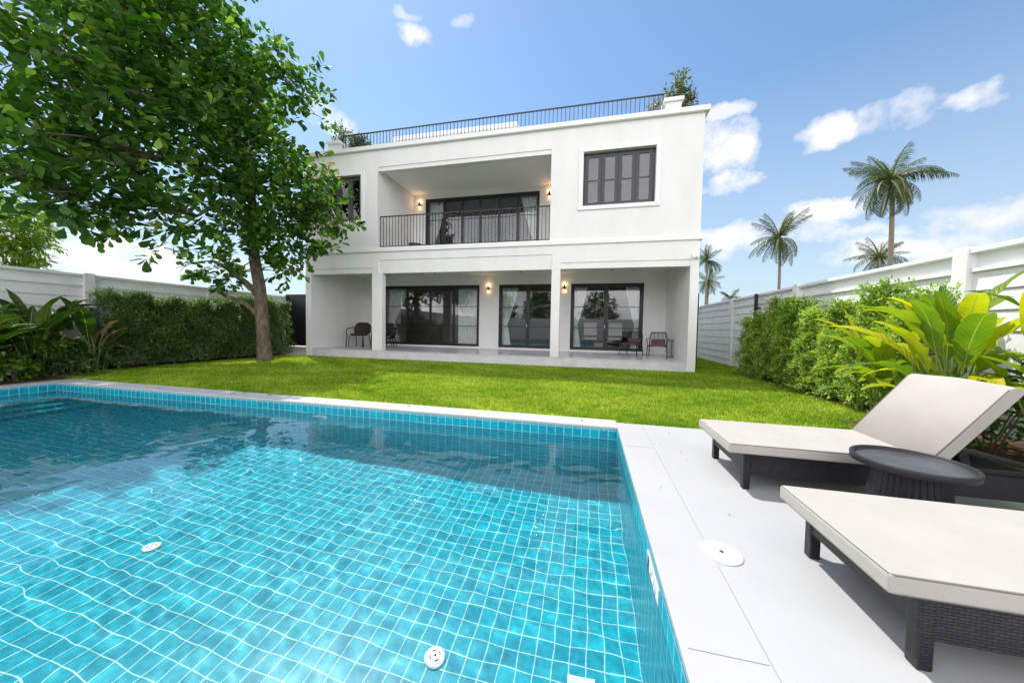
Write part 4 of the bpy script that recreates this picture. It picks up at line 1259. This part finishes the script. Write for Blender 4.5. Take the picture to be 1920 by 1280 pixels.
def paddle_plant(name, x, y, specs, label, cat='plant', group=None, sets=SET_Y, zb=0.):
    t = empty(name, (x, y, zb)); tag(t, label, cat, group)
    st = MB()
    for sp in specs:
        idx, hgt, az, sc_, dx, dy = sp[:6]
        S = sp[6] if len(sp) > 6 else sets
        me, stl = S[idx]
        o = bpy.data.objects.new('leaf', me); C.objects.link(o); o.parent = t
        o.location = (dx, dy, hgt); o.rotation_euler = (random.uniform(-.15, .15), 0, az); o.scale = (sc_, sc_, sc_)
        # stem below the stalk
        ca, sa = math.cos(az), math.sin(az)
        q = Vector((dx, dy, hgt)) + Vector((-.35 * stl * sc_ * ca * .6, -.35 * stl * sc_ * sa * .6, -stl * sc_))
        if q.z > .02: st.tube([(x + dx * .5, y + dy * .5, zb - .03), (x + (dx * .5 + q.x) / 2, y + (dy * .5 + q.y) / 2, zb + q.z * .5), (x + q.x, y + q.y, zb + q.z)], [.018, .015, .012], 6)
    if st.v: st.build('stem', STEM, t)
    return t


def rspecs(n, hlo, hhi, slo, shi, spread, azc=None, azw=PI, sets=None):
    out = []
    for i in range(n):
        az = (azc + random.uniform(-azw, azw)) if azc is not None else random.uniform(0, 2 * PI)
        h = random.uniform(hlo, hhi)
        idx = random.choice([0, 1, 1, 2, 2, 4]) if h > (hlo + hhi) / 2 else random.choice([2, 3, 3, 5, 1])
        sp = (idx, h, az, random.uniform(slo, shi), spread * math.cos(az) * random.random(), spread * math.sin(az) * random.random())
        out.append(sp + ((sets,) if sets else ()))
    return out


random.seed(21)
GP = 'yellow green broad leaved plants behind the loungers'
paddle_plant('broadleaf_plant', 3.75, 4.5, rspecs(17, .5, 1.2, .75, 1.05, .3, PI, 1.6), 'yellow green broad leaved plant directly behind the raised lounger back', 'plant', GP)
paddle_plant('broadleaf_plant', 4.2, 4.95, rspecs(24, .6, 1.35, .8, 1.1, .35), 'tallest yellow green broad leaved plant against the right wall', 'plant', GP)
paddle_plant('broadleaf_plant', 4.35, 4.15, rspecs(24, .5, 1.3, .8, 1.1, .35), 'broad leaved plant cut by the right frame edge', 'plant', GP)
paddle_plant('broadleaf_plant', 3.9, 3.6, rspecs(15, .35, .9, .7, 1.0, .25), 'low broad leaved plant with a pale hanging leaf at the right frame edge', 'plant', GP)
paddle_plant('broadleaf_plant', 3.8, 5.3, rspecs(15, .35, 1.0, .7, 1.0, .3, PI, 1.4), 'broad leaved plant leaning over the lawn corner beside the sunny hedge', 'plant', GP)
paddle_plant('broadleaf_plant', 4.85, 4.75, rspecs(20, .7, 1.35, .8, 1.1, .35), 'broad leaved plant squeezed between the tallest plant and the right wall', 'plant', GP)
paddle_plant('broadleaf_plant', 3.95, 2.75, rspecs(12, .15, .6, .5, .8, .25, None, PI, SET_D), 'low dark leaved plant beside the foot of the farther lounger', 'plant')
GD = 'dark broad leaved plants in the left bed'
for (x, y, h, lab) in ((-12.3, 5.75, 1.05, 'dark broad leaved plant nearest the left hedge, with a long leaf over the coping'), (-12.2, 4.85, 1.15, 'tall dark broad leaved plant in the middle of the left bed'), (-12.1, 3.95, 1.1, 'dark broad leaved plant with brown leaves at the left frame edge'), (-12.9, 5.2, 1.2, 'dark broad leaved plant close to the left wall'), (-12.0, 3.0, 1.1, 'dark broad leaved plant just outside the left frame edge'), (-12.9, 4.2, 1.2, 'dark broad leaved plant against the left wall at the frame edge')):
    sp = rspecs(20, .25, h, .75, 1.15, .4) + rspecs(9, .2, .95, .5, .85, .45, None, PI, SET_B)
    paddle_plant('broadleaf_plant', x, y, sp, lab, 'plant', GD, SET_D)


def small_shrub(x, y, r, h, mat, leaf, label, name='shrub', cat='shrub', zb=0., n=55, tall=1., tmpl=LT_OB, base=None):
    t = empty(name, (x, y, zb)); tag(t, label, cat)
    bl = []
    for k in range(7):
        a = random.uniform(0, 2 * PI); q = random.random()
        bl.append((x + r * .6 * math.cos(a) * (1 - q * .6), y + r * .6 * math.sin(a) * (1 - q * .6), zb + h * (.3 + .6 * q), r * (.55 - .2 * q)))
    foliage_cloud('foliage', bl, n, leaf, mat, t, tmpl, 1., .1, 8, .2)
    st = MB()
    for b in bl: st.tube([(x + random.uniform(-.04, .04), y, zb - .02), (b[0], b[1], b[2])], [.012, .006], 5)
    st.build('stems', BARK, t)
    return t


BRI = leaf_mat('bright shrub leaf', (.05, .12, .01), (.13, .25, .02), (.28, .38, .04), .4, .3)
small_shrub(-11.65, 4.35, .42, .42, BRI, .10, 'small bright green shrub at the pool edge in the left bed', n=110)
small_shrub(-11.7, 3.55, .45, .5, HEDGE_L, .11, 'low dark shrub beside the coping at the left frame edge', n=130)
small_shrub(-11.75, 5.15, .40, .36, HEDGE_L, .11, 'low dark shrub by the far corner of the left coping', n=130)
small_shrub(-12.6, 4.9, .85, .75, HEDGE_L, .10, 'dark leafy undergrowth shrub below the broad leaves in the left bed', n=150)
small_shrub(-12.6, 5.9, .6, .7, HEDGE_L, .09, 'dark leafy shrub between the left bed and the left hedge', n=150)
small_shrub(-12.5, 3.7, .8, .75, HEDGE_L, .10, 'dark leafy undergrowth shrub at the left frame edge', n=150)
small_shrub(4.2, 4.6, .75, .75, HEDGE_L, .10, 'dark leafy undergrowth shrub below the yellow green leaves', n=130)
small_shrub(-11.95, 5.05, .30, 1.0, BRI, .09, 'taller bright green sprig rising between the dark broad leaves', n=60)
# roof shrubs
small_shrub(-10.45, 12.35, .33, 1.75, ROOF_L, .12, 'upright roof shrub at the left end of the roof railing', zb=8.05, n=800, tmpl=LT_EL)
small_shrub(-9.6, 12.4, .48, 1.15, ROOF_L, .12, 'low spreading roof shrub behind the left end of the roof railing', zb=8.05, n=800, tmpl=LT_EL)
small_shrub(2.62, 12.35, .44, 1.85, ROOF_L, .12, 'tall feathery roof shrub behind the right roof pier', zb=8.05, n=800, tmpl=LT_EL)
small_shrub(1.98, 12.3, .26, .98, leaf_mat('brown roof leaf', (.12, .08, .03), (.2, .14, .05), (.3, .24, .08)), .11, 'small brownish roof shrub left of the right roof pier', zb=8.05, n=800, tmpl=LT_EL)

# palms
def frond_mesh(L_, droop, seed, dead=False):
    rs = np.random.default_rng(seed)
    n = 26
    V = []; I = []; Tn = []
    pts = []
    p = np.array([0., 0, 0]); an = .0
    for i in range(n + 1):
        f = i / n
        an = .55 - droop * f ** 1.2
        pts.append((p.copy(), an)); p = p + np.array([math.cos(an), 0, math.sin(an)]) * L_ / n
    for i in range(n):
        q, an = pts[i]; q2, an2 = pts[i + 1]
        w_ = .035 * (1 - i / n) + .006
        b = len(V); V += [q + [0, -w_, 0], q + [0, w_, 0], q2 + [0, w_ * .9, 0], q2 + [0, -w_ * .9, 0]]
        I += [b, b + 1, b + 2, b, b + 2, b + 3]; Tn += [.9] * 4
    for i in range(2, n + 1):
        q, an = pts[i]; f = i / n
        ll = L_ * .25 * (math.sin(PI * min(1, .12 + f * .86)) ** .6) * (.85 + .3 * rs.random())
        t = np.array([math.cos(an), 0, math.sin(an)])
        for s in (-1, 1):
            for rep in range(2):
                d = t * (.75 + .2 * rs.random()) + np.array([0, s * (.8 + .15 * rs.random()), 0]) + np.array([0, 0, -.35 - .5 * rs.random()])
                d /= np.linalg.norm(d)
                o = q - t * rep * L_ / n * .5
                mid = o + d * ll * .55; tip = mid + (d + np.array([0, 0, -.9])) * ll * .36
                wv_ = t * .0052 * L_
                b = len(V); V += [o - wv_ * .5, o + wv_ * .5, mid + wv_, mid - wv_, tip]
                I += [b, b + 1, b + 2, b, b + 2, b + 3, b + 3, b + 2, b + 4]; Tn += [float(np.clip(.4 + .25 * rs.normal(), 0, 1))] * 5
    me_o = attr_mesh('frond', np.array(V), np.array(I), 3, np.array(Tn), FROND, smooth=False)
    me = me_o.data; bpy.data.objects.remove(me_o)
    return me


FR = [frond_mesh(1, 1.05, 1), frond_mesh(1, 1.45, 2), frond_mesh(1, 2.0, 3), frond_mesh(1, .7, 4)]


def palm(x, y, zc, R_, label, lean=(0, 0), n=26, seed=0, tr=.2):
    rd = random.Random(seed)
    t = empty('coconut_palm', (x, y, 0)); tag(t, label, 'palm tree', 'coconut palms beyond the garden')
    P = []
    for i in range(9):
        f = i / 8
        P.append((x + lean[0] * math.sin(PI * f * .9) * (1 - .1 * f) - 0, y, -.06 + (zc + .06) * f))
    P[-1] = (x, y, zc)
    MB().tube(P, [tr * 1.5, tr * 1.15, tr, tr * .95, tr * .9, tr * .86, tr * .8, tr * .78, tr * .85], 10).build('trunk', PBARK, t)
    for k in range(n):
        el = rd.uniform(-1.25, 1.15) if k > 4 else rd.uniform(.8, 1.35)
        az = k * 2.399 + rd.uniform(-.3, .3)
        me = FR[3] if el > .8 else FR[rd.choice([0, 1, 1, 2])]
        o = bpy.data.objects.new('frond', me); C.objects.link(o); o.parent = t
        o.location = (0, 0, zc - .05)
        o.rotation_euler = (rd.uniform(-.4, .4), -el * .8 + .3, az)
        s_ = R_ * rd.uniform(.85, 1.12); o.scale = (s_, s_, s_)
    cm_ = MB()
    for k in range(7):
        a = k * .9; cm_.lathe([(.02, zc - .42 - .1 * (k % 2)), (.12, zc - .36 - .1 * (k % 2)), (.13, zc - .26 - .1 * (k % 2)), (.03, zc - .18 - .1 * (k % 2))], x + .26 * math.cos(a), y + .26 * math.sin(a), 8)
    cm_.build('coconuts', PBARK, t)
    return t


palm(23.0, 33, 13.6, 3.25, 'tallest coconut palm above the right boundary wall', (.3, 0), 36, 1, .19)
palm(19.7, 42, 11.6, 3.4, 'medium coconut palm standing alone left of the tallest palm', (.25, 0), 24, 2, .15)
palm(41.0, 60, 12.6, 3.6, 'small distant coconut palm just behind the trunk of the tallest palm', (0, 0), 24, 3, .2)
palm(21.3, 70, 14.8, 3.4, 'upper of the two distant palms beside the right edge of the house', (0, 0), 22, 4, .2)
palm(24.4, 79, 11.9, 3.4, 'lower of the two distant palms beside the right edge of the house', (0, 0), 22, 5, .2)
palm(32.9, 90, 9.4, 3.0, 'tiny distant palm tip just above the wall right of the house', (0, 0), 18, 6, .2)

# trees beyond the rear wall, mirrored in the glass
for i, (x, y, h, r) in enumerate(((-15, -27, 4.2, 2.2), (-8, -25, 5.0, 2.4), (1.5, -26, 4.4, 2.3), (12, -27, 5.0, 2.6))):
    t = empty('garden_tree', (x, y, 0)); tag(t, ['leafy tree behind the rear wall at its left end', 'leafy tree behind the rear wall, second from the left', 'leafy tree behind the rear wall, third from the left', 'leafy tree behind the rear wall at its right end'][i], 'tree', 'trees mirrored in the doors')
    foliage_cloud('crown', [(x, y, h, r), (x + 1.2, y, h - 1.4, r * .7), (x - 1.3, y + .3, h - 1.2, r * .7), (x, y, h + 1.6, r * .6)], 34, .38, TREE_L, t, LT_EL, 1.2)
    MB().tube([(x, y, -.06), (x, y, h)], [.25, .1], 8).build('trunk', BARK, t)
palm(-4.0, -24, 9.6, 3.0, 'coconut palm behind the rear wall, mirrored in the balcony door', (0, 0), 20, 9, .22)
